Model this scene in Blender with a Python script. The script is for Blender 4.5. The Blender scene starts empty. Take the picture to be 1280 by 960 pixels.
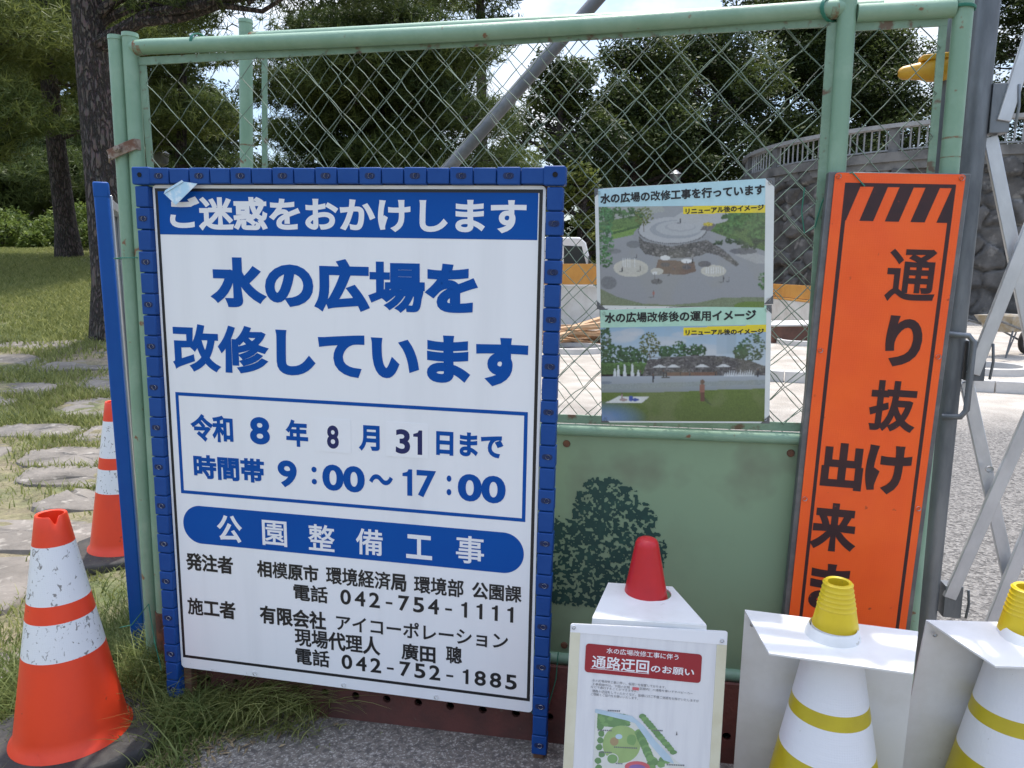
import bpy, math, random
import numpy as np
from mathutils import Vector, Matrix, Euler
R = math.radians
random.seed(7); rng = np.random.default_rng(7)
SC = bpy.context.scene
COL = SC.collection

# ------------------------------------------------------------------ camera, sky, sun, exposure
cam = bpy.data.cameras.new('camera'); cam_o = bpy.data.objects.new('camera', cam); COL.objects.link(cam_o)
cam_o.location = (0, 0, 1.38); cam_o.rotation_euler = (R(90 - 8.8), 0, 0)
cam.sensor_width = 36; cam.lens = 920 / 1280 * 36; cam.clip_start = .02; cam.clip_end = 900
SC.camera = cam_o

SUN_EL, SUN_AZ = 70, 8          # azimuth from +Y (the far side of the fence) towards +X; sun stands behind the fence
world = bpy.data.worlds.new('World'); SC.world = world; world.use_nodes = True
wn = world.node_tree; wn.nodes.clear()
def wnode(t, **k):
    n = wn.nodes.new(t)
    for a, b in k.items(): setattr(n, a, b)
    return n
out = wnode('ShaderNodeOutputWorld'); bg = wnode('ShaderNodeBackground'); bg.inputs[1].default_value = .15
sky = wnode('ShaderNodeTexSky', sky_type='NISHITA', sun_disc=False)
sky.sun_elevation = R(SUN_EL); sky.sun_rotation = R(SUN_AZ); sky.air_density = 1; sky.dust_density = 1.6; sky.ozone_density = 1
tc = wnode('ShaderNodeTexCoord'); mp = wnode('ShaderNodeMapping'); mp.inputs['Scale'].default_value = (2.2, 2.2, 4.5)
no = wnode('ShaderNodeTexNoise'); no.inputs['Scale'].default_value = 1.6; no.inputs['Detail'].default_value = 8; no.inputs['Roughness'].default_value = .58
rp = wnode('ShaderNodeValToRGB'); rp.color_ramp.elements[0].position = .46; rp.color_ramp.elements[1].position = .66
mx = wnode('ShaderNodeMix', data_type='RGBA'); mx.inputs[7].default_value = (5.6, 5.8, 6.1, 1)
L = wn.links.new
L(tc.outputs['Generated'], mp.inputs[0]); L(mp.outputs[0], no.inputs['Vector']); L(no.outputs['Fac'], rp.inputs[0])
L(rp.outputs[0], mx.inputs[0]); L(sky.outputs[0], mx.inputs[6])
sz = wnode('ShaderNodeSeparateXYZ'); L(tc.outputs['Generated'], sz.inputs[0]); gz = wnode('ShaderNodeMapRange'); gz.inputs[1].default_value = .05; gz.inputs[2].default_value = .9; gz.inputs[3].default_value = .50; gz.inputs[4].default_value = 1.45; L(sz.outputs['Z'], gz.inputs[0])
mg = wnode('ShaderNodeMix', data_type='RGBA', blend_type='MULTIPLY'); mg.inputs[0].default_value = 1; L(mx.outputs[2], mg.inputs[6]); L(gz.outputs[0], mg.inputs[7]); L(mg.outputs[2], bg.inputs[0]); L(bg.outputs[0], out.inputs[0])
sun = bpy.data.lights.new('sun', 'SUN'); sun.energy = 2.1; sun.angle = R(.9); sun.color = (1, .95, .87)
sun_o = bpy.data.objects.new('sun', sun); COL.objects.link(sun_o)
sd = Vector((math.sin(R(SUN_AZ)) * math.cos(R(SUN_EL)), math.cos(R(SUN_AZ)) * math.cos(R(SUN_EL)), math.sin(R(SUN_EL))))
sun_o.rotation_euler = sd.to_track_quat('Z', 'Y').to_euler(); sun_o.location = sd * 60
vs = SC.view_settings; vs.view_transform = 'Standard'; vs.look = 'None'; vs.gamma = 1; vs.use_curve_mapping = False; vs.exposure = 1.12
SC.cycles.max_bounces = 6; SC.cycles.transparent_max_bounces = 8
SC.cycles.use_denoising = True

# ------------------------------------------------------------------ helpers
class MB:
    def __init__(s): s.v = []; s.f = []; s.m = []
    def add(s, vs, fs, mat=0):
        o = len(s.v); s.v += [tuple(map(float, p)) for p in vs]
        s.f += [tuple(i + o for i in f) for f in fs]; s.m += [mat] * len(fs)
    def box(s, c, d, mat=0, rot=None):
        x, y, z = d[0] / 2, d[1] / 2, d[2] / 2
        vs = [Vector((a * x, b * y, e * z)) for a in (-1, 1) for b in (-1, 1) for e in (-1, 1)]
        if rot: M = Euler(rot).to_matrix(); vs = [M @ v for v in vs]
        s.add([v + Vector(c) for v in vs], [(0, 1, 3, 2), (4, 6, 7, 5), (0, 4, 5, 1), (2, 3, 7, 6), (0, 2, 6, 4), (1, 5, 7, 3)], mat)
        return s
    def tube(s, pts, r, n=10, mat=0, caps=True):
        pts = [Vector(p) for p in pts]; rs = r if isinstance(r, (list, tuple)) else [r] * len(pts)
        vs = []; fs = []; prev = None
        for i, p in enumerate(pts):
            t = (pts[min(i + 1, len(pts) - 1)] - pts[max(i - 1, 0)]).normalized()
            if prev is None:
                a = t.cross(Vector((0, 0, 1)));
                if a.length < .05: a = t.cross(Vector((1, 0, 0)))
                a.normalize()
            else:
                a = (prev - t * prev.dot(t)).normalized()
            prev = a; b = t.cross(a)
            vs += [p + (a * math.cos(2 * math.pi * k / n) + b * math.sin(2 * math.pi * k / n)) * rs[i] for k in range(n)]
        for i in range(len(pts) - 1):
            for k in range(n):
                k2 = (k + 1) % n; fs.append((i * n + k, i * n + k2, (i + 1) * n + k2, (i + 1) * n + k))
        if caps: fs += [tuple(range(n - 1, -1, -1)), tuple(range((len(pts) - 1) * n, len(pts) * n))]
        s.add(vs, fs, mat); return s
    def lathe(s, prof, n=40, mat=None, c=(0, 0, 0)):
        """prof: (r, z, mat) – mat of the ring that starts here"""
        vs = []; fs = []; ms = []
        for p in prof:
            vs += [(c[0] + p[0] * math.cos(2 * math.pi * k / n), c[1] + p[0] * math.sin(2 * math.pi * k / n), c[2] + p[1]) for k in range(n)]
        o = len(s.v); s.v += vs
        for i in range(len(prof) - 1):
            for k in range(n):
                k2 = (k + 1) % n; s.f.append((o + i * n + k, o + i * n + k2, o + (i + 1) * n + k2, o + (i + 1) * n + k))
                s.m.append(prof[i][2] if len(prof[i]) > 2 else (mat or 0))
        return s
    def prism(s, poly, y0, y1, mat=0):
        """poly (x,z) counter-clockwise as seen from -y; extruded between y0 (front) and y1 (back)"""
        n = len(poly); vs = [(x, y0, z) for x, z in poly] + [(x, y1, z) for x, z in poly]
        s.add(vs, [tuple(range(n)), tuple(range(2 * n - 1, n - 1, -1))] + [(i, i + n, (i + 1) % n + n, (i + 1) % n) for i in range(n)], mat); return s
    def flat(s, poly, y, mat=0):
        s.add([(x, y, z) for x, z in poly], [tuple(range(len(poly)))], mat); return s
    def mesh(s, name, mats, smooth=True):
        me = bpy.data.meshes.new(name); me.from_pydata(s.v, [], s.f); me.update()
        for m in (mats if isinstance(mats, (list, tuple)) else [mats]): me.materials.append(m)
        me.polygons.foreach_set('material_index', s.m)
        if smooth: me.shade_auto_smooth(angle=R(35)) if hasattr(me, 'shade_auto_smooth') else None
        return me
    def build(s, name, mats, parent=None, loc=(0, 0, 0), rot=(0, 0, 0), smooth=True, bevel=0):
        me = s.mesh(name, mats, False)
        o = bpy.data.objects.new(name, me); COL.objects.link(o); o.location = loc; o.rotation_euler = rot
        if parent: o.parent = parent
        if smooth:
            me.polygons.foreach_set('use_smooth', [True] * len(me.polygons))
            try: me.set_sharp_from_angle(angle=R(38))
            except Exception: pass
        if bevel:
            b = o.modifiers.new('bevel', 'BEVEL'); b.width = bevel; b.segments = 2; b.limit_method = 'ANGLE'; b.angle_limit = R(40)
        return o
def tag(o, label=None, cat=None, group=None, kind=None):
    if label: o['label'] = label
    if cat: o['category'] = cat
    if group: o['group'] = group
    if kind: o['kind'] = kind
    return o
def empty(name, loc=(0, 0, 0), rot=(0, 0, 0), label=None, cat=None, group=None):
    o = bpy.data.objects.new(name, None); COL.objects.link(o); o.location = loc; o.rotation_euler = rot
    return tag(o, label, cat, group)
def copy_tree(o, parent=None):
    c = o.copy(); COL.objects.link(c)
    if parent: c.parent = parent; c.matrix_parent_inverse = o.matrix_parent_inverse.copy()
    for ch in list(o.children): copy_tree(ch, c)
    return c
def big_mesh(name, verts, faces_idx, nper, mats, parent=None, attr=None):
    """fast mesh from numpy: verts (N,3), faces (M,nper)"""
    me = bpy.data.meshes.new(name); nv, nf = len(verts), len(faces_idx)
    me.vertices.add(nv); me.vertices.foreach_set('co', np.asarray(verts, np.float32).ravel())
    me.loops.add(nf * nper); me.loops.foreach_set('vertex_index', np.asarray(faces_idx, np.int32).ravel())
    me.polygons.add(nf); me.polygons.foreach_set('loop_start', np.arange(nf, dtype=np.int32) * nper)
    me.update(calc_edges=True)
    for m in (mats if isinstance(mats, (list, tuple)) else [mats]): me.materials.append(m)
    if attr is not None:
        a = me.attributes.new('tone', 'FLOAT', 'FACE'); a.data.foreach_set('value', np.asarray(attr, np.float32))
    o = bpy.data.objects.new(name, me); COL.objects.link(o)
    if parent: o.parent = parent
    return o

# ------------------------------------------------------------------ materials
def nt(name):
    m = bpy.data.materials.new(name); m.use_nodes = True; t = m.node_tree; b = t.nodes['Principled BSDF']
    def N(ty, **k):
        n = t.nodes.new(ty)
        for a, v in k.items():
            if a in n.inputs.keys() and not hasattr(n, a): n.inputs[a].default_value = v
            else: setattr(n, a, v)
        return n
    return m, t, b, N
def c4(c): return (c[0], c[1], c[2], 1)
def pm(name, col, col2=None, scale=6, lo=.4, hi=.65, rough=.5, metal=0, bump=0, bscale=60, spec=.5, detail=6, col3=None, s3=30, lo3=.6, hi3=.7, rough2=None, stretch=None, coat=0):
    """base colour, patches of col2 (wear, dirt), specks of col3, fine bump"""
    m, t, b, N = nt(name); l = t.links.new
    tc = N('ShaderNodeTexCoord'); mp = N('ShaderNodeMapping')
    if stretch: mp.inputs['Scale'].default_value = stretch
    l(tc.outputs['Object'], mp.inputs[0])
    b.inputs['Roughness'].default_value = rough; b.inputs['Metallic'].default_value = metal; b.inputs['Specular IOR Level'].default_value = spec
    b.inputs['Coat Weight'].default_value = coat
    b.inputs['Base Color'].default_value = c4(col); src = None
    if col2:
        n = N('ShaderNodeTexNoise'); n.inputs['Scale'].default_value = scale; n.inputs['Detail'].default_value = detail; n.inputs['Roughness'].default_value = .62
        l(mp.outputs[0], n.inputs['Vector'])
        r = N('ShaderNodeMapRange'); r.inputs[1].default_value = lo; r.inputs[2].default_value = hi; l(n.outputs['Fac'], r.inputs[0])
        x = N('ShaderNodeMix', data_type='RGBA'); x.inputs[6].default_value = c4(col); x.inputs[7].default_value = c4(col2); l(r.outputs[0], x.inputs[0])
        l(x.outputs[2], b.inputs['Base Color']); src = x.outputs[2]
        if rough2 is not None:
            q = N('ShaderNodeMapRange'); q.inputs[3].default_value = rough; q.inputs[4].default_value = rough2; l(r.outputs[0], q.inputs[0]); l(q.outputs[0], b.inputs['Roughness'])
    if col3:
        n = N('ShaderNodeTexNoise'); n.inputs['Scale'].default_value = s3; n.inputs['Detail'].default_value = 4; l(mp.outputs[0], n.inputs['Vector'])
        r = N('ShaderNodeMapRange'); r.inputs[1].default_value = lo3; r.inputs[2].default_value = hi3; l(n.outputs['Fac'], r.inputs[0])
        x = N('ShaderNodeMix', data_type='RGBA'); x.inputs[7].default_value = c4(col3); x.inputs[6].default_value = c4(col); l(r.outputs[0], x.inputs[0])
        if src: l(src, x.inputs[6])
        l(x.outputs[2], b.inputs['Base Color'])
    if bump:
        n = N('ShaderNodeTexNoise'); n.inputs['Scale'].default_value = bscale; n.inputs['Detail'].default_value = 4; l(mp.outputs[0], n.inputs['Vector'])
        u = N('ShaderNodeBump'); u.inputs['Strength'].default_value = bump; u.inputs['Distance'].default_value = .01; l(n.outputs['Fac'], u.inputs['Height']); l(u.outputs[0], b.inputs['Normal'])
    return m
def leafm(name, a, bcol, trans=.35, scale=1.2):
    m, t, b, N = nt(name); l = t.links.new
    at = N('ShaderNodeAttribute', attribute_name='tone')
    x = N('ShaderNodeMix', data_type='RGBA'); x.inputs[6].default_value = c4(a); x.inputs[7].default_value = c4(bcol); l(at.outputs['Fac'], x.inputs[0])
    l(x.outputs[2], b.inputs['Base Color']); b.inputs['Roughness'].default_value = .55; b.inputs['Specular IOR Level'].default_value = .25
    tr = N('ShaderNodeBsdfTranslucent'); l(x.outputs[2], tr.inputs[0]); ms = N('ShaderNodeMixShader'); ms.inputs[0].default_value = trans
    l(b.outputs[0], ms.inputs[1]); l(tr.outputs[0], ms.inputs[2]); l(ms.outputs[0], t.nodes['Material Output'].inputs[0])
    return m

M = {}
M['green_paint'] = pm('green_paint', (.20, .33, .225), (.255, .385, .275), 9, .45, .7, .45, col3=(.20, .10, .05), s3=22, lo3=.68, hi3=.72, bump=.08, bscale=120)
M['green_sheet'] = pm('green_sheet', (.225, .325, .198), (.195, .27, .165), 2.2, .45, .72, .5, col3=(.14, .14, .095), s3=3.2, lo3=.58, hi3=.78, bump=.05, bscale=8)
M['tree_print'] = pm('tree_print', (.012, .055, .045), (.02, .08, .06), 20, .5, .7, .5)
M['rust'] = pm('rust', (.17, .075, .035), (.09, .05, .035), 30, .4, .6, .8, bump=.3, bscale=90)
M['rust_patch'] = pm('rust_patch', (.20, .095, .045), (.19, .27, .18), 45, .42, .58, .75, bump=.3, bscale=90)
M['clamp'] = pm('clamp', (.30, .24, .19), (.16, .08, .05), 30, .45, .6, .55, metal=.4, bump=.2, bscale=80)
M['mesh_wire'] = pm('mesh_wire', (.14, .195, .15), (.11, .115, .085), 8, .5, .65, .5, metal=.2)
M['galv'] = pm('galv', (.24, .255, .27), (.12, .13, .14), 9, .35, .65, .42, metal=.7, bump=.06, bscale=60, stretch=(1, 1, .25), rough2=.6)
M['galv_dark'] = pm('galv_dark', (.13, .135, .14), (.2, .2, .2), 12, .45, .65, .5, metal=.5, bump=.08, bscale=60)
M['alu'] = pm('alu', (.62, .63, .65), (.45, .46, .48), 10, .4, .65, .35, metal=.6, stretch=(1, 1, .4))
M['beam'] = pm('beam', (.135, .045, .036), (.085, .036, .03), 9, .4, .65, .75, bump=.25, bscale=70, col3=(.13, .08, .06), s3=40, lo3=.66, hi3=.72)
M['blue_plastic'] = pm('blue_plastic', (.005, .056, .245), (.010, .068, .27), 12, .4, .7, .5, spec=.3, bump=.06, bscale=150)
M['blue_print'] = pm('blue_print', (.0, .072, .34), (.0, .078, .35), 5, .4, .7, .5, spec=.2)
M['blue_smooth'] = pm('blue_smooth', (.002, .075, .33), (.004, .085, .35), 8, .45, .7, .45, spec=.3)
M['slot_blue'] = pm('slot_blue', (.004, .018, .085), None, rough=.6)
M['green_worn'] = pm('green_worn', (.17, .27, .185), (.22, .33, .235), 14, .45, .65, .5, col3=(.13, .085, .05), s3=26, lo3=.57, hi3=.66, bump=.15, bscale=120)
M['navy_print'] = pm('navy_print', (.006, .012, .10), None, rough=.5)
M['white_board'] = pm('white_board', (.83, .835, .85), (.775, .78, .795), 1.6, .5, .75, .33, bump=.015, bscale=3, stretch=(5, 1, .3))
M['white_print'] = pm('white_print', (.80, .80, .82), None, rough=.4)
M['sticker'] = pm('sticker', (.835, .84, .855), (.815, .82, .835), 20, .5, .7, .5)
M['black_print'] = pm('black_print', (.012, .012, .014), None, rough=.42)
M['screw'] = pm('screw', (.62, .62, .62), (.35, .33, .3), 100, .5, .6, .4, metal=.35)
M['dark_hole'] = pm('dark_hole', (.01, .01, .011), None, rough=.9)
M['card'] = pm('card', (.45, .68, .85), (.75, .85, .92), 40, .45, .6, .3)
M['wire_green'] = pm('wire_green', (.02, .17, .11), None, rough=.4)
# orange sign: prismatic reflective sheeting
def orange_sheet():
    m, t, b, N = nt('orange_sheet'); l = t.links.new
    tc = N('ShaderNodeTexCoord'); n = N('ShaderNodeTexNoise'); n.inputs['Scale'].default_value = 7; n.inputs['Detail'].default_value = 6; l(tc.outputs['Object'], n.inputs['Vector'])
    x = N('ShaderNodeMix', data_type='RGBA'); x.inputs[6].default_value = (.93, .118, .010, 1); x.inputs[7].default_value = (.88, .098, .010, 1)
    r = N('ShaderNodeMapRange'); r.inputs[1].default_value = .4; r.inputs[2].default_value = .65; l(n.outputs['Fac'], r.inputs[0]); l(r.outputs[0], x.inputs[0])
    n2 = N('ShaderNodeTexNoise'); n2.inputs['Scale'].default_value = 30; n2.inputs['Detail'].default_value = 5; l(tc.outputs['Object'], n2.inputs['Vector'])
    r2 = N('ShaderNodeMapRange'); r2.inputs[1].default_value = .70; r2.inputs[2].default_value = .74; l(n2.outputs['Fac'], r2.inputs[0])
    x2 = N('ShaderNodeMix', data_type='RGBA'); x2.inputs[7].default_value = (.45, .06, .015, 1); l(x.outputs[2], x2.inputs[6]); l(r2.outputs[0], x2.inputs[0])
    l(x2.outputs[2], b.inputs['Base Color']); b.inputs['Roughness'].default_value = .38
    lf = N('ShaderNodeTexNoise'); lf.inputs['Scale'].default_value = 5; lf.inputs['Detail'].default_value = 2; l(tc.outputs['Object'], lf.inputs['Vector']); lb = N('ShaderNodeBump'); lb.inputs['Strength'].default_value = .35; lb.inputs['Distance'].default_value = .02; l(lf.outputs['Fac'], lb.inputs['Height'])
    v = N('ShaderNodeTexVoronoi'); v.inputs['Scale'].default_value = 170; v.inputs['Randomness'].default_value = .05; l(tc.outputs['Object'], v.inputs['Vector'])
    u = N('ShaderNodeBump'); u.inputs['Strength'].default_value = .25; u.inputs['Distance'].default_value = .002; l(v.outputs['Distance'], u.inputs['Height']); l(lb.outputs[0], u.inputs['Normal']); l(u.outputs[0], b.inputs['Normal'])
    return m
M['orange'] = orange_sheet()
M['maroon'] = pm('maroon', (.040, .010, .012), (.028, .008, .012), 20, .4, .6, .45, col3=(.20, .03, .012), s3=55, lo3=.70, hi3=.73)
M['cone_orange'] = pm('cone_orange', (.80, .055, .014), (.70, .05, .018), 6, .45, .7, .42, col3=(.40, .04, .02), s3=26, lo3=.70, hi3=.75, bump=.04, bscale=30)
M['cone_red'] = pm('cone_red', (.52, .012, .018), (.45, .012, .02), 9, .45, .7, .36)
M['cone_yellow'] = pm('cone_yellow', (.68, .50, .018), (.62, .44, .015), 9, .45, .7, .4, col3=(.35, .28, .05), s3=30, lo3=.69, hi3=.74)
M['yellow_band'] = pm('yellow_band', (.52, .42, .02), (.46, .36, .02), 12, .45, .7, .4)
def scuffed(name, base, grey, lo, hi, ripple=.15):
    m, t, b, N = nt(name); l = t.links.new
    tc = N('ShaderNodeTexCoord'); mp = N('ShaderNodeMapping'); mp.inputs['Rotation'].default_value = (.5, .6, .8); mp.inputs['Scale'].default_value = (1, 1, .75); l(tc.outputs['Object'], mp.inputs[0])
    n = N('ShaderNodeTexNoise'); n.inputs['Scale'].default_value = 62; n.inputs['Detail'].default_value = 5; n.inputs['Roughness'].default_value = .62; n.inputs['Distortion'].default_value = .9; l(mp.outputs[0], n.inputs['Vector'])
    r = N('ShaderNodeMapRange'); r.inputs[1].default_value = lo; r.inputs[2].default_value = hi; l(n.outputs['Fac'], r.inputs[0])
    x = N('ShaderNodeMix', data_type='RGBA'); x.inputs[6].default_value = c4(base); x.inputs[7].default_value = c4(grey); l(r.outputs[0], x.inputs[0]); l(x.outputs[2], b.inputs['Base Color'])
    b.inputs['Roughness'].default_value = .35
    v = N('ShaderNodeTexVoronoi'); v.inputs['Scale'].default_value = 190; v.inputs['Randomness'].default_value = .15; l(tc.outputs['Object'], v.inputs['Vector'])
    u = N('ShaderNodeBump'); u.inputs['Strength'].default_value = .3; u.inputs['Distance'].default_value = .0015; l(v.outputs['Distance'], u.inputs['Height'])
    w = N('ShaderNodeTexNoise'); w.inputs['Scale'].default_value = 1; w.inputs['Detail'].default_value = 2; m2 = N('ShaderNodeMapping'); m2.inputs['Scale'].default_value = (9, 9, 55); l(tc.outputs['Object'], m2.inputs[0]); l(m2.outputs[0], w.inputs['Vector'])
    u2 = N('ShaderNodeBump'); u2.inputs['Strength'].default_value = ripple; u2.inputs['Distance'].default_value = .004; l(w.outputs['Fac'], u2.inputs['Height']); l(u.outputs[0], u2.inputs['Normal']); l(u2.outputs[0], b.inputs['Normal'])
    return m
M['band_white'] = scuffed('band_white', (.74, .75, .77), (.25, .24, .23), .60, .63)
M['band_clean'] = scuffed('band_clean', (.74, .75, .78), (.40, .38, .33), .72, .75, .35)
M['rubber'] = pm('rubber', (.022, .021, .021), (.06, .054, .046), 7, .42, .68, .75, bump=.3, bscale=60)
M['white_plastic'] = pm('white_plastic', (.72, .72, .71), (.60, .59, .56), 5, .5, .78, .5, bump=.04, bscale=25, col3=(.4, .38, .33), s3=34, lo3=.70, hi3=.76)
M['paper'] = pm('paper', (.72, .72, .73), (.64, .64, .66), 8, .45, .7, .28, stretch=(4, 1, .4))
M['lamin'] = pm('lamin', (.70, .72, .69), (.62, .64, .60), 4, .45, .7, .22)
M['tape'] = pm('tape', (.66, .63, .48), (.58, .54, .38), 9, .45, .7, .45)
M['header_red'] = pm('header_red', (.30, .018, .028), None, rough=.32)
M['grey_print'] = pm('grey_print', (.16, .16, .17), None, rough=.5)
def flatc(n, c, r=.3): M[n] = pm(n, c, tuple(min(1, k * 1.12 + .004) for k in c), 25, .4, .7, r); return M[n]
for n, c in dict(p_blue=(.42, .62, .66), p_green=(.40, .62, .48), p_yellow=(.80, .66, .02), p_sky=(.50, .62, .72), p_cloud=(.66, .70, .73), p_plaza=(.33, .345, .36), p_plaza2=(.40, .41, .41), p_lawn=(.085, .16, .03), p_lawn2=(.20, .24, .14), p_tree=(.03, .085, .03), p_tree2=(.055, .125, .035), p_treeb=(.10, .09, .035), p_stone=(.085, .082, .085), p_stone2=(.15, .145, .14), p_brown=(.17, .10, .07), p_cream=(.52, .50, .43), p_dark=(.02, .022, .025), p_white=(.66, .67, .68), p_bluep=(.05, .12, .42), p_skin=(.35, .18, .12), p_tower=(.36, .42, .46), p_path=(.42, .43, .42),
                 m_green=(.14, .26, .11), m_green2=(.19, .33, .13), m_lawn=(.30, .42, .17), m_river=(.42, .54, .62), m_red=(.55, .12, .14), m_purple=(.22, .14, .34), m_path=(.62, .63, .58), m_brown=(.33, .25, .14)).items(): flatc(n, c)
M['yellow_cover'] = pm('yellow_cover', (.62, .33, .02), (.52, .25, .02), 15, .45, .7, .4, col3=(.7, .5, .25), s3=30, lo3=.68, hi3=.75)
# outdoors
def asphalt():
    m, t, b, N = nt('asphalt'); l = t.links.new; tc = N('ShaderNodeTexCoord')
    n = N('ShaderNodeTexNoise'); n.inputs['Scale'].default_value = 3; n.inputs['Detail'].default_value = 6; l(tc.outputs['Object'], n.inputs['Vector'])
    x = N('ShaderNodeMix', data_type='RGBA'); x.inputs[6].default_value = (.158, .134, .115, 1); x.inputs[7].default_value = (.225, .197, .168, 1)
    r = N('ShaderNodeMapRange'); r.inputs[1].default_value = .35; r.inputs[2].default_value = .7; l(n.outputs['Fac'], r.inputs[0]); l(r.outputs[0], x.inputs[0])
    v = N('ShaderNodeTexVoronoi'); v.inputs['Scale'].default_value = 210; l(tc.outputs['Object'], v.inputs['Vector'])
    r2 = N('ShaderNodeMapRange'); r2.inputs[1].default_value = .62; r2.inputs[2].default_value = .95
    sx = N('ShaderNodeSeparateColor'); l(v.outputs['Color'], sx.inputs[0]); l(sx.outputs[0], r2.inputs[0])
    x2 = N('ShaderNodeMix', data_type='RGBA'); l(x.outputs[2], x2.inputs[6]); x2.inputs[7].default_value = (.42, .39, .35, 1); l(r2.outputs[0], x2.inputs[0])
    n3 = N('ShaderNodeTexNoise'); n3.inputs['Scale'].default_value = 60; n3.inputs['Detail'].default_value = 3; l(tc.outputs['Object'], n3.inputs['Vector'])
    r3 = N('ShaderNodeMapRange'); r3.inputs[1].default_value = .5; r3.inputs[2].default_value = .62; l(n3.outputs['Fac'], r3.inputs[0])
    x3 = N('ShaderNodeMix', data_type='RGBA'); l(x2.outputs[2], x3.inputs[6]); x3.inputs[7].default_value = (.115, .10, .09, 1); l(r3.outputs[0], x3.inputs[0])
    l(x3.outputs[2], b.inputs['Base Color']); b.inputs['Roughness'].default_value = .85
    u = N('ShaderNodeBump'); u.inputs['Strength'].default_value = .6; u.inputs['Distance'].default_value = .004; l(v.outputs['Distance'], u.inputs['Height']); l(u.outputs[0], b.inputs['Normal'])
    return m
def gravel():
    m, t, b, N = nt('gravel'); l = t.links.new; tc = N('ShaderNodeTexCoord')
    v = N('ShaderNodeTexVoronoi'); v.inputs['Scale'].default_value = 75; l(tc.outputs['Object'], v.inputs['Vector'])
    sx = N('ShaderNodeSeparateColor'); l(v.outputs['Color'], sx.inputs[0])
    cr = N('ShaderNodeValToRGB'); cr.color_ramp.elements[0].color = (.060, .056, .052, 1); cr.color_ramp.elements[1].color = (.25, .235, .215, 1); l(sx.outputs[0], cr.inputs[0])
    sp = N('ShaderNodeSeparateXYZ'); l(tc.outputs['Object'], sp.inputs[0])
    n = N('ShaderNodeTexNoise'); n.inputs['Scale'].default_value = .6; n.inputs['Detail'].default_value = 5; l(tc.outputs['Object'], n.inputs['Vector'])
    a = N('ShaderNodeMath', operation='MULTIPLY_ADD'); l(n.outputs['Fac'], a.inputs[0]); a.inputs[1].default_value = 3; l(sp.outputs['Y'], a.inputs[2])
    r = N('ShaderNodeMapRange'); r.inputs[1].default_value = 7.0; r.inputs[2].default_value = 9.3; l(a.outputs[0], r.inputs[0])   # older pebble paving near the gate, swept pale slab beyond
    x = N('ShaderNodeMix', data_type='RGBA'); l(cr.outputs[0], x.inputs[6]); l(r.outputs[0], x.inputs[0])
    n2 = N('ShaderNodeTexNoise'); n2.inputs['Scale'].default_value = 2.2; n2.inputs['Detail'].default_value = 7; l(tc.outputs['Object'], n2.inputs['Vector'])
    cr2 = N('ShaderNodeValToRGB'); cr2.color_ramp.elements[0].position = .35; cr2.color_ramp.elements[0].color = (.33, .295, .25, 1); cr2.color_ramp.elements[1].position = .65; cr2.color_ramp.elements[1].color = (.48, .44, .385, 1); l(n2.outputs['Fac'], cr2.inputs[0])
    l(cr2.outputs[0], x.inputs[7]); l(x.outputs[2], b.inputs['Base Color']); b.inputs['Roughness'].default_value = .85
    u = N('ShaderNodeBump'); u.inputs['Strength'].default_value = .8; u.inputs['Distance'].default_value = .012; l(v.outputs['Distance'], u.inputs['Height']); l(u.outputs[0], b.inputs['Normal'])
    return m
def soil():
    m, t, b, N = nt('soil'); l = t.links.new; tc = N('ShaderNodeTexCoord')
    n = N('ShaderNodeTexNoise'); n.inputs['Scale'].default_value = .9; n.inputs['Detail'].default_value = 9; n.inputs['Roughness'].default_value = .65; l(tc.outputs['Object'], n.inputs['Vector'])
    cr = N('ShaderNodeValToRGB'); e = cr.color_ramp.elements; e[0].position = .36; e[0].color = (.225, .18, .135, 1); e[1].position = .60; e[1].color = (.11, .135, .05, 1)
    k = e.new(.48); k.color = (.20, .175, .10, 1); l(n.outputs['Fac'], cr.inputs[0])
    n5 = N('ShaderNodeTexNoise'); n5.inputs['Scale'].default_value = 16; n5.inputs['Detail'].default_value = 9; n5.inputs['Roughness'].default_value = .7; l(tc.outputs['Object'], n5.inputs['Vector']); r5 = N('ShaderNodeMapRange'); r5.inputs[1].default_value = .3; r5.inputs[2].default_value = .7; r5.inputs[3].default_value = .5; r5.inputs[4].default_value = 1.3; l(n5.outputs['Fac'], r5.inputs[0]); x5 = N('ShaderNodeMix', data_type='RGBA', blend_type='MULTIPLY'); x5.inputs[0].default_value = 1; l(cr.outputs[0], x5.inputs[6]); l(r5.outputs[0], x5.inputs[7]); l(x5.outputs[2], b.inputs['Base Color']); b.inputs['Roughness'].default_value = .95
    n2 = N('ShaderNodeTexNoise'); n2.inputs['Scale'].default_value = 45; n2.inputs['Detail'].default_value = 5; l(tc.outputs['Object'], n2.inputs['Vector'])
    u = N('ShaderNodeBump'); u.inputs['Strength'].default_value = .8; u.inputs['Distance'].default_value = .02; l(n2.outputs['Fac'], u.inputs['Height']); l(u.outputs[0], b.inputs['Normal'])
    return m
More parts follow.
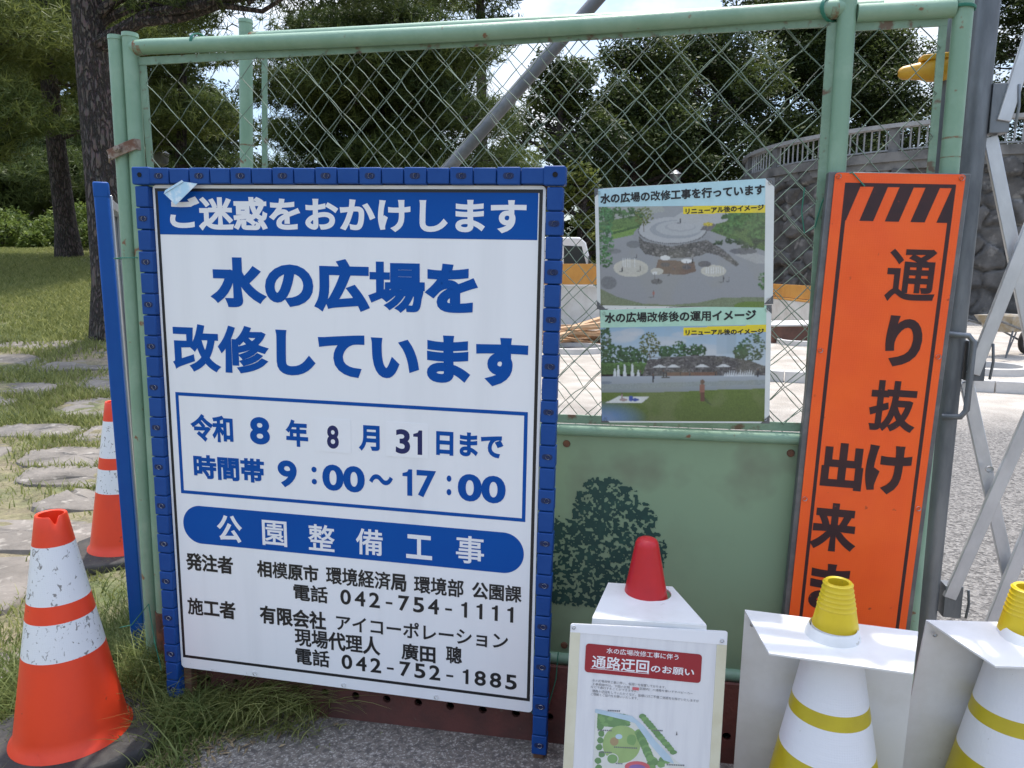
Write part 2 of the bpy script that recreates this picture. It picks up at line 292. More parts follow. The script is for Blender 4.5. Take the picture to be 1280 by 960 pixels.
def bark():
    m, t, b, N = nt('bark'); l = t.links.new; tc = N('ShaderNodeTexCoord'); mp = N('ShaderNodeMapping'); mp.inputs['Scale'].default_value = (1, 1, .30); l(tc.outputs['Object'], mp.inputs[0])
    n0 = N('ShaderNodeTexNoise'); n0.inputs['Scale'].default_value = 13; n0.inputs['Detail'].default_value = 5; l(mp.outputs[0], n0.inputs['Vector'])
    ad = N('ShaderNodeMix', data_type='RGBA'); ad.inputs[0].default_value = .16; l(mp.outputs[0], ad.inputs[6]); l(n0.outputs['Color'], ad.inputs[7])
    v = N('ShaderNodeTexVoronoi', feature='DISTANCE_TO_EDGE'); v.inputs['Scale'].default_value = 21; l(ad.outputs[2], v.inputs['Vector'])
    cr = N('ShaderNodeValToRGB'); e = cr.color_ramp.elements; e[0].position = .0; e[0].color = (.045, .036, .031, 1); e[1].position = .22; e[1].color = (.15, .118, .105, 1); l(v.outputs['Distance'], cr.inputs[0])
    n = N('ShaderNodeTexNoise'); n.inputs['Scale'].default_value = 40; n.inputs['Detail'].default_value = 5; l(mp.outputs[0], n.inputs['Vector'])
    x = N('ShaderNodeMix', data_type='RGBA', blend_type='MULTIPLY'); x.inputs[0].default_value = .6; l(cr.outputs[0], x.inputs[6]); l(n.outputs['Color'], x.inputs[7]); 
    l(x.outputs[2], b.inputs['Base Color']); b.inputs['Roughness'].default_value = .95
    r = N('ShaderNodeMapRange'); r.inputs[2].default_value = .2; l(v.outputs['Distance'], r.inputs[0])
    u = N('ShaderNodeBump'); u.inputs['Strength'].default_value = 1; u.inputs['Distance'].default_value = .04; l(r.outputs[0], u.inputs['Height']); l(u.outputs[0], b.inputs['Normal'])
    return m
M['asphalt'] = asphalt(); M['gravel'] = gravel(); M['soil'] = soil(); M['bark'] = bark()
M['flagstone'] = pm('flagstone', (.225, .20, .172), (.115, .102, .086), 3.2, .38, .66, .9, bump=1.0, bscale=22, col3=(.33, .30, .26), s3=14, lo3=.6, hi3=.72, detail=9)
M['rock'] = pm('rock', (.115, .11, .105), (.042, .041, .039), 1.6, .38, .66, .9, bump=.9, bscale=7, detail=9, col3=(.22, .21, .195), s3=2.6, lo3=.58, hi3=.7)
M['concrete_old'] = pm('concrete_old', (.19, .185, .175), (.08, .079, .076), 1.6, .4, .66, .9, bump=.3, bscale=14, detail=8)
M['concrete_new'] = pm('concrete_new', (.55, .53, .50), (.45, .43, .40), 3, .4, .66, .85, bump=.2, bscale=30)
M['rail_white'] = pm('rail_white', (.33, .33, .325), (.22, .218, .21), 4, .4, .7, .6)
M['ply_orange'] = pm('ply_orange', (.60, .29, .055), (.50, .22, .04), 2, .4, .65, .55)
M['timber'] = pm('timber', (.50, .33, .19), (.38, .23, .12), 5, .4, .65, .7, stretch=(.3, 4, 4))
M['tarp'] = pm('tarp', (.62, .61, .58), (.52, .50, .46), 3, .4, .65, .8)
M['dark_timber'] = pm('dark_timber', (.16, .075, .05), (.10, .05, .035), 6, .4, .65, .8)
M['pine_leaf'] = leafm('pine_leaf', (.040, .062, .018), (.14, .18, .05), .35)
M['pine_leaf_light'] = leafm('pine_leaf_light', (.08, .11, .026), (.24, .27, .075), .4)
M['broad_dark'] = leafm('broad_dark', (.022, .038, .012), (.105, .135, .036), .28)
M['broad_light'] = leafm('broad_light', (.11, .14, .028), (.32, .33, .09), .4)
M['azalea'] = leafm('azalea', (.065, .105, .022), (.21, .27, .06), .35)
M['grass'] = leafm('grass', (.12, .15, .036), (.40, .41, .155), .4)
M['grass_dry'] = leafm('grass_dry', (.085, .13, .028), (.30, .33, .12), .4)
M['truck_white'] = pm('truck_white', (.74, .74, .73), (.66, .65, .63), 3, .45, .7, .35)
M['glass_dark'] = pm('glass_dark', (.02, .025, .03), None, rough=.08)
M['tyre'] = pm('tyre', (.02, .02, .02), (.05, .045, .04), 12, .4, .7, .85)
M['house_wall'] = pm('house_wall', (.48, .48, .47), (.40, .40, .39), 2, .4, .7, .8)
M['roof_tile'] = pm('roof_tile', (.12, .125, .135), (.18, .185, .19), 6, .4, .7, .6, bump=.4, bscale=12)
M['barrow'] = pm('barrow', (.30, .24, .15), (.38, .36, .32), 8, .4, .65, .7)

# ------------------------------------------------------------------ ground
def sst(a, b, x):
    t = np.clip((x - a) / (b - a), 0, 1); return t * t * (3 - 2 * t)
def gh(x, y):
    """park lawn rising to the left and away from the fence"""
    x = np.asarray(x, float); y = np.asarray(y, float)
    h = np.interp(y, [-60, 3.4, 4.5, 8.6, 17, 20, 26, 45, 300], [0, 0, .06, .57, 1.66, 1.92, 2.25, 2.5, 2.5])
    return h * sst(0, 1.6, -(x + .3 * y))
def lin(a, b, n): return list(np.linspace(a, b, n, endpoint=False))
xs = np.array(lin(-300, -40, 14) + lin(-40, -14, 30) + lin(-14, -.6, 110) + lin(-.6, 10, 12) + lin(10, 300, 13) + [300])
ys = np.array(lin(-60, 0, 6) + lin(0, 14, 110) + lin(14, 45, 50) + lin(45, 400, 14) + [400])
X, Y = np.meshgrid(xs, ys); Z = gh(X, Y)
bumpy = sst(.9, 1.6, -X) * sst(30, 12, np.abs(Y)); Z = Z + bumpy * .012 * (np.sin(X * 5.1 + Y * 3) + np.sin(Y * 7.3 - X * 2.2))
V = np.stack([X, Y, Z], -1).reshape(-1, 3); nx, ny = len(xs), len(ys)
idx = np.arange(nx * ny).reshape(ny, nx); Fc = np.stack([idx[:-1, :-1], idx[:-1, 1:], idx[1:, 1:], idx[1:, :-1]], -1).reshape(-1, 4)
g = big_mesh('ground', V, Fc, 4, M['soil']); tag(g, kind='structure'); g.data.polygons.foreach_set('use_smooth', [True] * len(Fc))
# asphalt path in front of the fence, broken left edge
edge = [(-1.25, -.4), (-1.16, .6), (-1.10, 1.3), (-.99, 1.86), (-.93, 1.96), (-.85, 2.06), (-.74, 2.12), (-.62, 2.17), (-.48, 2.2), (-.3, 2.26)]
ed = []
for a, b in zip(edge[:-1], edge[1:]):
    for k in range(6):
        t = k / 6; ed.append((a[0] + (b[0] - a[0]) * t + random.uniform(-.018, .018), a[1] + (b[1] - a[1]) * t + random.uniform(-.018, .018)))
poly = [(x, y, .006) for x, y in ed] + [(0, 2.23, .006), (3, 1.9, .006), (9, 1.5, .006), (9, -6, .006), (-1.3, -6, .006)]
mb = MB(); mb.add(poly, [tuple(range(len(poly)))][:1]); mb.f = [tuple(reversed(mb.f[0]))]
tag(mb.build('asphalt_path', M['asphalt'], smooth=False), kind='structure')
mb = MB(); mb.add([(-.3, 2.265, .004), (0, 2.235, .004), (3, 1.905, .004), (9, 1.505, .004), (60, 1.5, .004), (60, 60, .004), (-8, 60, .004), (-1.5, 12, .004)], [tuple(range(8))])
tag(mb.build('gravel_yard', M['gravel'], smooth=False), kind='structure')

# flagstones set in the lawn: irregular slabs, one paving
mb = MB(); stones = []
for _ in range(9000):
    y = random.uniform(1.9, 8.6); x = random.uniform(-1.5 - y * .20, -1.2 - y * .98)
    w = random.uniform(.22, .85) * (1 + .05 * y); d = random.uniform(.12, .34) * (1 + .05 * y)
    if x > -1.66 and y < 3.0: continue
    if all(abs(x - a) > (w + b) * .94 or abs(y - c) > (d + e) * 1.0 for a, c, b, e in stones):
        stones.append((x, y, w, d))
for x, y, w, d in stones:
    if 7.2 < y and random.random() < .3: continue
    n = 36; a0 = random.uniform(0, 6); ph = [random.uniform(0, 6.28) for _ in range(5)]; tl = (random.gauss(0, .018), random.gauss(0, .018)); rings = [(1.04, -.03), (1.0, .002), (.95, .007), (.66, .010), (.33, .011)]; o = len(mb.v)
    def rad(a): return .93 + .07 * math.sin(2 * a + ph[0]) + .05 * math.sin(3 * a + ph[1]) + .035 * math.sin(5 * a + ph[2]) + .025 * math.sin(9 * a + ph[3])
    for q, hz in rings:
        for k in range(n):
            a = a0 + 2 * math.pi * k / n; e = .5; s = rad(a) * q
            px = x + w * s * math.copysign(abs(math.cos(a)) ** e, math.cos(a)); py = y + d * s * math.copysign(abs(math.sin(a)) ** e, math.sin(a))
            mb.v.append((px, py, float(gh(px, py)) + hz + (random.gauss(0, .005) if hz > 0 else 0) + tl[0] * (px - x) + tl[1] * (py - y)))
    mb.v.append((x, y, float(gh(x, y)) + .015))
    for i_ in range(len(rings) - 1):
        for k in range(n): k2 = (k + 1) % n; mb.f.append((o + i_ * n + k, o + i_ * n + k2, o + (i_ + 1) * n + k2, o + (i_ + 1) * n + k)); mb.m.append(0)
    for k in range(n): mb.f.append((o + 4 * n + k, o + 4 * n + (k + 1) % n, o + 5 * n)); mb.m.append(0)
tag(mb.build('stone_path', M['flagstone']), kind='structure')

# ------------------------------------------------------------------ grass (uncountable blades)
def blades(name, P, H, W, lean, mat, kind='stuff', segs=3, parent=None, leandir=None):
    """P (n,3) roots, H heights, W widths; tapered bent strips"""
    n = len(P); az = rng.uniform(0, 2 * np.pi, n); side = np.stack([np.cos(az), np.sin(az), np.zeros(n)], -1)
    la = rng.uniform(0, 2 * np.pi, n) if leandir is None else leandir + rng.normal(0, .7, n)
    ld = np.stack([np.cos(la), np.sin(la), np.zeros(n)], -1) * (lean * rng.uniform(.3, 1.3, n))[:, None]
    vs = []
    for k in range(segs + 1):
        t = k / segs; c = P + np.stack([np.zeros(n), np.zeros(n), H * (t - .25 * t * t * lean)], -1) + ld * (H * t ** 1.8)[:, None]
        w = (W * (1 - t) ** .7 + W * .06)[:, None] * side * .5
        vs += [c - w, c + w]
    V = np.stack(vs, 1); k2 = 2 * (segs + 1); base = np.arange(n)[:, None] * k2
    F = np.concatenate([base + np.array([[2 * k, 2 * k + 1, 2 * k + 3, 2 * k + 2]]) for k in range(segs)], 0)
    tone = np.clip(rng.normal(.45, .25, n), 0, 1); tone = np.tile(tone, segs)
    o = big_mesh(name, V.reshape(-1, 3), F, 4, mat, parent, tone); 
    return o
def in_stone(x, y):
    r = np.zeros(len(x), bool)
    for a, b, w, d in stones: r |= ((np.abs(x - a) / (w * .88)) ** 3 + (np.abs(y - b) / (d * .84)) ** 3) < 1
    return r
def pnoise(x, y, s):
    return (np.sin(x * s * 1.3 + 1.7 * np.sin(y * s * .7)) + np.sin(y * s * 1.1 + 2.1 * np.sin(x * s * .9 + 1)) + np.sin((x + y) * s * .8 + 3)) / 3
# short turf over the park side, thinner on trodden soil
n = 190000; y = 1.6 + 7.5 * rng.random(n) ** 1.15; x = -1.15 - y * .18 - rng.random(n) * (.6 + y * .85)
keep = (~in_stone(x, y)) & (pnoise(x, y, 2.3) + rng.normal(0, .34, n) > -.05); x, y = x[keep], y[keep]
P = np.stack([x, y, gh(x, y) - .005], -1)
o = blades('grass', P, rng.uniform(.02, .07, len(x)) * (1 + .06 * y), rng.uniform(.003, .006, len(x)) * (1 + .18 * y), .7, M['grass'], segs=2); tag(o, 'short green grass growing between the flagstones', 'grass', kind='stuff')
n = 110000; y = 8 + 12.3 * rng.random(n); x = -y * .48 - rng.random(n) * (1 + y * .33)
keep = pnoise(x, y, 1.1) + rng.normal(0, .35, n) > -.35; x, y = x[keep], y[keep]
P = np.stack([x, y, gh(x, y) - .005], -1)
o = blades('grass', P, rng.uniform(.05, .12, len(x)), rng.uniform(.012, .026, len(x)), .7, M['grass'], segs=2); tag(o, 'rough lawn rising towards the shrubs and pines', 'lawn', kind='stuff')
# long tufts round the cone, the posts and under the board
def tuft(cx, cy, sx, sy, n, h0, h1, lean=.9, ldir=None):
    x = rng.normal(cx, sx, n); y = rng.normal(cy, sy, n); P = np.stack([x, y, gh(x, y) - .005 + .004], -1)
    return P, rng.uniform(h0, h1, n)
parts = [tuft(-1.12, 2.32, .11, .09, 2300, .08, .24), tuft(-1.0, 2.10, .06, .08, 1300, .05, .15), tuft(-1.35, 2.45, .10, .16, 1100, .06, .2), tuft(-1.62, 2.2, .10, .12, 1100, .04, .12),
         tuft(-.97, 1.86, .05, .08, 600, .02, .06), tuft(-1.5, 1.70, .18, .02, 300, .02, .04), tuft(-1.75, 2.3, .2, .3, 1500, .04, .12), tuft(-1.45, 3.0, .12, .4, 1500, .05, .14)]
P = np.concatenate([p[0] for p in parts]); H = np.concatenate([p[1] for p in parts])
o = blades('grass', P, H, rng.uniform(.003, .007, len(P)), .9, M['grass_dry'], segs=4); tag(o, 'long unmown weeds round the orange cone and post feet', 'weeds', kind='stuff')
P1, H1 = tuft(-.83, 2.14, .075, .045, 700, .08, .24); P2, H2 = tuft(-.66, 2.14, .06, .025, 260, .08, .22); P3, H3 = tuft(-.80, 2.04, .12, .03, 400, .03, .09)
P = np.concatenate([P1, P2, P3]); H = np.concatenate([H1, H2, H3])
o = blades('grass', P, H, rng.uniform(.003, .0065, len(P)), 1.25, M['grass'], segs=5, leandir=-.5); tag(o, 'long grass tuft spilling from under the white board', 'grass', kind='stuff')

mb = MB()
for _ in range(420):
    e_ = random.choice(ed[18:]); x, y = e_[0] + abs(random.gauss(0, .10)) - .05, e_[1] - abs(random.gauss(0, .06)) + .03
    a = random.uniform(0, 6.28); L_, w_ = random.uniform(.006, .028), random.uniform(.0015, .006); c, d = math.cos(a), math.sin(a); z = .0085 + random.random() * .003
    mb.add([(x - c * L_, y - d * L_, z), (x + d * w_, y - c * w_, z + .003), (x + c * L_, y + d * L_, z + .001), (x - d * w_, y + c * w_, z + .002)], [(0, 1, 2, 3)])
M['litter'] = pm('litter', (.34, .26, .15), (.16, .10, .05), 40, .4, .65, .8)
tag(mb.build('leaf_litter', M['litter'], smooth=False), 'dry leaf and straw litter along the broken asphalt edge', 'leaf litter', kind='stuff')

# ------------------------------------------------------------------ guard fence
FR = -.1836                                   # yaw of the fence line
def fpos(s, off=0, z=0):                      # along the fence, behind it, up
    return Vector((s * math.cos(FR) - off * math.sin(FR) * 1.0, 2.10 + s * math.sin(FR) + off * math.cos(FR), z))
FROT = (0, 0, FR); F0 = fpos(0)
def chain(x0, x1, z0, z1, y=0, dh=.102, dv=.107, r=.00145, jit=.0016):
    mb = MB(); nw = int(round((x1 - x0) / (dh / 2))); step = (x1 - x0) / nw; ns = int(round((z1 - z0) / (dv / 2))); zs = (z1 - z0) / ns
    jx = rng.normal(0, jit, (nw + 2, ns + 2)); jz = rng.normal(0, jit, (nw + 2, ns + 2))
    for i in range(nw):
        pts = []
        for k in range(ns + 1):
            j = i + ((k + i) % 2)
            yy = y + (.0022 if j == i else -.0022)
            pts.append((x0 + j * step + (jx[j, k] if 0 < j < nw else 0), yy, z0 + k * zs + (jz[j, k] if 0 < k < ns else 0)))
            if k < ns:   # slight sag of each straight run
                j2 = i + ((k + 1 + i) % 2); mxp = x0 + (j + j2) / 2 * step; pts.append((mxp + random.gauss(0, .0011), y, z0 + (k + .5) * zs + random.gauss(0, .0011)))
        mb.tube(pts, r, 4, 0, False)
    return mb
def cap_tube(mb, a, b, r, m=0):
    mb.tube([a, b], r, 18, m); d = (Vector(b) - Vector(a)).normalized(); mb.tube([Vector(b), Vector(b) + d * .012], [r * 1.08, r * 1.02], 18, m)
ZTOP = 2.06
f = empty('guard_fence', F0, FROT, 'wide green guard fence panel of wire mesh over a sheet printed with a dark tree', 'fence', 'green guard fence panels')
mb = MB(); cap_tube(mb, (-1.185, 0, .24), (-1.15, 0, ZTOP), .0225); mb.tube([(-1.19, 0, .03), (-1.185, 0, .255)], .026, 18, 1); mb.build('post', [M['green_paint'], M['rust']], f)
mb = MB(); cap_tube(mb, (.845, 0, .03), (.845, 0, 2.07), .0225); mb.build('post', [M['green_paint'], M['rust']], f)
mb = MB(); mb.tube([(-1.15, 0, 2.03)] + [(-1.15 + 1.995 * t, -.012 * math.sin(t * 3.14), 2.033 - .014 * math.sin(t * 3.14) - .010 * t) for t in np.linspace(.03, .97, 15)] + [(.845, 0, 2.02)], .0215, 18); mb.tube([(-1.131, 0, 2.03), (-1.106, 0, 2.03)], .0222, 18, 1); mb.tube([(.806, 0, 2.02), (.823, 0, 2.02)], .0222, 18, 1)
mb.build('top_rail', [M['green_paint'], M['rust_patch']], f)
mb = MB(); mb.box((-.16, .004, 1.993), (1.94, .006, .022)); mb.box((-1.118, .006, 1.475), (.02, .006, 1.03)); mb.box((.812, .004, 1.475), (.022, .006, 1.03)); mb.box((-.16, .004, .958), (1.94, .006, .024)); mb.build('mesh_frame', M['green_worn'], f)
chain(-1.11, .80, .965, 1.985).build('wire_mesh', M['mesh_wire'], f)
mb = MB(); mb.tube([(-1.165, 0, .927), (.82, 0, .927)], .017, 16); mb.build('middle_rail', M['green_paint'], f)
mb = MB(); mb.tube([(-1.175, 0, .222), (.82, 0, .218)], .019, 16); mb.build('bottom_rail', M['green_paint'], f)
mb = MB(); mb.box((-.175, .004, .573), (1.95, .004, .70))
for s in (-1.08, .16, .775):
    for z in (.885, .262): mb.lathe([(.0005, -.006), (.009, -.005), (.011, 0)], 12, 1, (0, 0, 0)); n12 = 12 * 3; mb.v[-n12:] = [(s + p[0], .002 + p[2] + .0, z + p[1]) for p in mb.v[-n12:]]
sheet = mb.build('sheet_panel', [M['green_sheet'], M['rust']], f)
# the printed tree silhouette: speckled crown cut into small cells
def tree_print():
    cs = .0021; w, h = .52, .46; nx, nz = int(w / cs), int(h / cs); xs = np.linspace(-w / 2, w / 2, nx); zs = np.linspace(-h / 2, h / 2, nz); X, Z = np.meshgrid(xs, zs)
    d = np.full(X.shape, -9.)
    for cx, cz, rx, rz in [(.035, .12, .095, .085), (.09, .06, .09, .09), (.13, -.02, .075, .10), (-.10, -.05, .16, .125), (.02, -.05, .16, .12), (0, .05, .075, .11), (-.05, -.14, .15, .055), (.08, -.11, .10, .07), (-.16, -.02, .09, .10)]:
        d = np.maximum(d, 1 - ((X - cx) / rx) ** 2 - ((Z - cz) / rz) ** 2)
    def fn(s, seed):
        r = np.random.default_rng(seed); g = r.random((int(h * s) + 3, int(w * s) + 3)); u = (X + w / 2) * s; v = (Z + h / 2) * s; i = u.astype(int); j = v.astype(int); fu = u - i; fv = v - j; fu = fu * fu * (3 - 2 * fu); fv = fv * fv * (3 - 2 * fv)
        return (g[j, i] * (1 - fu) + g[j, i + 1] * fu) * (1 - fv) + (g[j + 1, i] * (1 - fu) + g[j + 1, i + 1] * fu) * fv
    nz_ = .14 * fn(24, 1) + .24 * fn(80, 2) + .36 * fn(135, 3) + .26 * fn(205, 4)
    mask = (nz_ < .50 + np.where(d < .06, (d - .06) * .9, np.minimum(d - .06, .35) * .17)) & (d > -.16)
    mb = MB(); jj, ii = np.nonzero(mask); o = 0
    for j, i in zip(jj, ii):
        x, z = xs[i], zs[j]; e = cs * .52; mb.v += [(x - e, 0, z - e), (x + e, 0, z - e), (x + e, 0, z + e), (x - e, 0, z + e)]; mb.f.append((o, o + 1, o + 2, o + 3)); mb.m.append(0); o += 4
    return mb
tree_print().build('tree_print', M['tree_print'], sheet, (.245, .0006, .585), smooth=False)
# narrow panel right of it
f2 = empty('guard_fence', F0, FROT, 'narrow green mesh panel behind the orange sign, beside the galvanised gate post', 'fence', 'green guard fence panels')
mb = MB(); cap_tube(mb, (1.11, 0, .03), (1.11, 0, 2.16), .0225); mb.tube([(1.11, 0, 1.70), (1.11, 0, 1.705)], .0228, 18, 1); mb.tube([(1.11, 0, 1.655), (1.11, 0, 1.658)], .0228, 18, 1); mb.build('post', [M['green_paint'], M['rust_patch']], f2)
mb = MB(); mb.tube([(.868, 0, 2.008), (1.09, 0, 2.006)], .0215, 18); mb.build('top_rail', M['green_paint'], f2)
mb = MB(); mb.box((.973, .004, 1.978), (.21, .006, .02)); mb.box((1.069, .004, 1.475), (.018, .006, .985)); mb.box((.973, .004, .96), (.21, .006, .022)); mb.build('mesh_frame', M['green_worn'], f2)
chain(.875, 1.065, .97, 1.97).build('wire_mesh', M['mesh_wire'], f2)
mb = MB(); mb.box((.977, .004, .57), (.22, .004, .72)); mb.build('sheet_panel', M['green_sheet'], f2)
# panel behind, running at an angle
b0 = Vector((-1.03, 2.70, 0)); b1 = Vector((.80, 1.995, 0)); byaw = math.atan2(b1.y - b0.y, b1.x - b0.x); bl = (b1 - b0).length
f3 = empty('guard_fence', b0 + Vector((0, 0, -.035)), (0, R(3.5), byaw), 'third green mesh panel standing at an angle behind the wide one', 'fence', 'green guard fence panels')
mb = MB(); cap_tube(mb, (0, 0, .04), (.0, 0, 2.245), .0225); mb.tube([(0, 0, 1.845), (0, 0, 1.850)], .0228, 18, 1); mb.build('post', [M['green_paint'], M['rust_patch']], f3)
mb = MB(); mb.tube([(.02, 0, 2.195), (bl * .5, 0, 2.19), (bl, 0, 2.18)], .0215, 18); mb.tube([(.024, 0, 2.195), (.055, 0, 2.195)], .0221, 18, 1); mb.build('top_rail', [M['green_paint'], M['rust_patch']], f3)
mb = MB(); mb.box((bl / 2 + .02, .004, 2.155), (bl - .1, .006, .022)); mb.box((.075, .004, 1.51), (.02, .006, 1.27)); mb.box((bl / 2, .004, .88), (bl - .1, .006, .022)); mb.build('mesh_frame', M['green_worn'], f3)
chain(.085, bl - .02, .885, 2.15, jit=.003).build('wire_mesh', M['mesh_wire'], f3)
mb = MB(); mb.box((bl / 2 + .05, .004, .50), (bl - .1, .004, .70)); mb.build('sheet_panel', M['green_sheet'], f3)
# single post clamped on the left
mb = MB(); cap_tube(mb, (-1.235, 0, .02), (-1.197, 0, 2.055), .0225); p = mb.build('fence_post', M['green_paint'], None, F0, FROT)
tag(p, 'outermost green fence post clamped to the left end of the fence', 'post')
mb = MB(); pts = [(-1.236, -.02, 1.712), (-1.228, -.030, 1.722), (-1.20, -.030, 1.732), (-1.17, -.0305, 1.742), (-1.142, -.026, 1.752), (-1.136, -.01, 1.752)]
for a, b in zip(pts[:-1], pts[1:]):
    A, B = Vector(a), Vector(b); c = (A + B) / 2; d = B - A; mb.box(c, (d.length + .004, .005, .032), 0, (0, -math.atan2(d.z, math.hypot(d.x, d.y)), math.atan2(d.y, d.x)))
mb.box((-1.182, .028, 1.735), (.10, .005, .03)); mb.tube([(-1.19, -.05, 1.737), (-1.19, .03, 1.737)], .006, 10); mb.tube([(-1.19, -.046, 1.737), (-1.19, -.036, 1.737)], .011, 6)
tag(mb.build('pipe_clamp', M['clamp'], None, F0, FROT, bevel=.0015), 'rusty pipe clamp joining the two posts at the fence\'s left end', 'clamp')
# rusty base beam with bolt holes
mb = MB(); y0, z0, z1, t = -.10, .004, .24, .012; hz = .088; s0 = -1.12; ns = 22; ds = .1
for k in range(ns):
    a = s0 + k * ds; b = a + ds; cx = (a + b) / 2; n = 16; r = .0125
    for yy, rev in ((y0, 0), (y0 + t, 1)):
        sq = []
        for i in range(n):
            an = 2 * math.pi * i / n + math.pi / 4; c, s_ = math.cos(an), math.sin(an); m_ = max(abs(c), abs(s_)); sq.append((cx + c / m_ * ds / 2, yy, (hz + s_ / m_ * (z1 - hz)) if s_ > 0 else (hz + s_ / m_ * (hz - z0))))
        ci = [(cx + r * math.cos(2 * math.pi * i / n + math.pi / 4), yy, hz + r * math.sin(2 * math.pi * i / n + math.pi / 4)) for i in range(n)]
        mb.add(sq + ci, [(i, (i + 1) % n, n + (i + 1) % n, n + i) if not rev else (n + i, n + (i + 1) % n, (i + 1) % n, i) for i in range(n)])
    mb.lathe([(r, 0), (r, t)], n); nn = 2 * n; mb.v[-nn:] = [(cx + p[0], y0 + p[2], hz + p[1]) for p in mb.v[-nn:]]
L_ = ns * ds; mb.box((s0 + L_ / 2, y0 + .1, z1 - .06), (L_, .176, .010)); mb.box((s0 + L_ / 2, y0 + .195, .122), (L_, .010, .236)); mb.box((s0 + L_ / 2, y0 + t / 2, z1 + .003), (L_, t, .006))
tag(mb.build('base_beam', M['beam'], None, F0, FROT, smooth=False), 'rusty dark red steel beam with a row of bolt holes under the fence', 'steel beam')
# prop pipe behind
mb = MB(); mb.tube([(-1.12, 3.0, .835), (1.1, 3.0, 3.24)], .026, 20); tag(mb.build('prop_pipe', M['galv_dark']), 'long grey steel pipe propped diagonally behind the mesh', 'steel pipe')
# scaffold pole behind right panel, with yellow clamp cover
q0, q1 = fpos(1.126, .11, 0), fpos(1.118, .11, 2.45); mb = MB(); mb.tube([q0, q1], .0245, 20); tag(mb.build('scaffold_pole', M['galv']), 'galvanised scaffold pole standing right behind the narrow mesh panel', 'pole')
yc = empty('clamp_cover', fpos(1.098, .07, 1.885), (0, R(-4), FR), 'yellow plastic cover over a pipe clamp behind the narrow mesh panel', 'clamp cover')
mb = MB(); prof = [(.004, -.145), (.016, -.143), (.026, -.13), (.031, -.10), (.036, -.07), (.047, -.05), (.050, -.01), (.047, .015), (.03, .02)]
mb.lathe(prof, 24); mb.v = [(p[2], p[1] * .75, p[0] * .85) for p in mb.v]; mb.f = [tuple(reversed(q)) for q in mb.f]; mb.box((-.03, -.01, .038), (.09, .05, .018)); cv = mb.build('cover', M['yellow_cover'], yc, bevel=.004); yc.scale = (.72, .72, .72)
mb = MB(); mb.tube([(.0, 0, .02), (.06, 0, .022)], .012, 12); mb.build('bolt', M['screw'], yc)

# ------------------------------------------------------------------ lettering
def glyph_mesh(s, bold=.0, res=3, round_=False):
    cu = bpy.data.curves.new('tmp', 'FONT'); cu.body = s; cu.size = 1; cu.resolution_u = res
    ob = bpy.data.objects.new('tmp', cu); COL.objects.link(ob); dg = bpy.context.evaluated_depsgraph_get(); me = ob.evaluated_get(dg).to_mesh()
    v = np.array([p.co[:2] for p in me.vertices]).reshape(-1, 2); fs = [tuple(p.vertices) for p in me.polygons]
    ob.evaluated_get(dg).to_mesh_clear(); bpy.data.objects.remove(ob); bpy.data.curves.remove(cu)
    return v, fs
_gc = {}
DENSE = set('場改修園整備事境経済部課電話現理廣聰施環模願通路運用後')
def outline(v, fs):
    """boundary edges with the mitred outward direction at each end"""
    cnt = {}
    for f in fs:
        for a, b in zip(f, f[1:] + f[:1]): cnt[(a, b)] = cnt.get((a, b), 0) + 1
    E_ = [(a, b) for (a, b) in cnt if (b, a) not in cnt]; nx_ = {}; pv_ = {}
    nr = {}
    for a, b in E_:
        d = v[b] - v[a]; L_ = math.hypot(*d) or 1; nr[(a, b)] = np.array([d[1], -d[0]]) / L_; nx_[a] = (a, b); pv_[b] = (a, b)
    mit = {}
    for a in nx_:
        n1, n2 = nr[nx_[a]], nr.get(pv_.get(a), nr[nx_[a]]); q = 1 + float(n1 @ n2); m_ = (n1 + n2) / max(q, .45); L_ = math.hypot(*m_); mit[a] = m_ if L_ < 1.7 else m_ / L_ * 1.7
    for b in pv_:
        if b not in mit: mit[b] = nr[pv_[b]]
    return E_, mit
def letter(mb, s, box, y, bold=.03, mat=0, res=5, round_=False, shear=0):
    key = (s, res)
    if key not in _gc:
        v, fs = glyph_mesh(s, 0, res); sg = sum(float((v[f[1]][0] - v[f[0]][0]) * (v[f[2]][1] - v[f[0]][1]) - (v[f[1]][1] - v[f[0]][1]) * (v[f[2]][0] - v[f[0]][0])) for f in fs[:50])
        if sg < 0: fs = [tuple(reversed(f)) for f in fs]
        _gc[key] = (v, fs) + outline(v, fs)
    v, fs, E_, mit = _gc[key]; n = len(s); w_ = (v[:, 0].max() + .03) / n
    bw = {a: bold * (.68 if s[min(n - 1, max(0, int(v[a][0] / w_)))] in DENSE else 1) for a in mit}
    x0, x1, z0, z1 = box; lo = v.min(0) - bold * .9; hi = v.max(0) + bold * .9; sx = (x1 - x0) / (hi[0] - lo[0]); sz = (z1 - z0) / (hi[1] - lo[1])
    def T(p): return (x0 + (p[0] - lo[0]) * sx, z0 + (p[1] - lo[1]) * sz)
    mb.add([(T(p)[0], y, T(p)[1]) for p in v], fs, mat)
    if bold:
        for k, (a, b) in enumerate(E_):
            yy = y - .00003 - .000012 * (k % 17); q = [T(v[a] - mit[a] * bw[a] * .15), T(v[a] + mit[a] * bw[a]), T(v[b] + mit[b] * bw[b]), T(v[b] - mit[b] * bw[b] * .15)]
            mb.add([(p[0], yy, p[1]) for p in q], [(0, 1, 2, 3)], mat)
        if round_:                                   # round stroke ends of the reflective sign's typeface
            for k, a in enumerate(mit):
                c = T(v[a]); r_ = bw[a] * .98; yy = y - .0003 - .000012 * (k % 23)
                mb.add([(c[0] + r_ * sx * math.cos(t), yy, c[1] + r_ * sz * math.sin(t)) for t in np.linspace(0, 2 * math.pi, 10, endpoint=False)], [tuple(range(10))], mat)
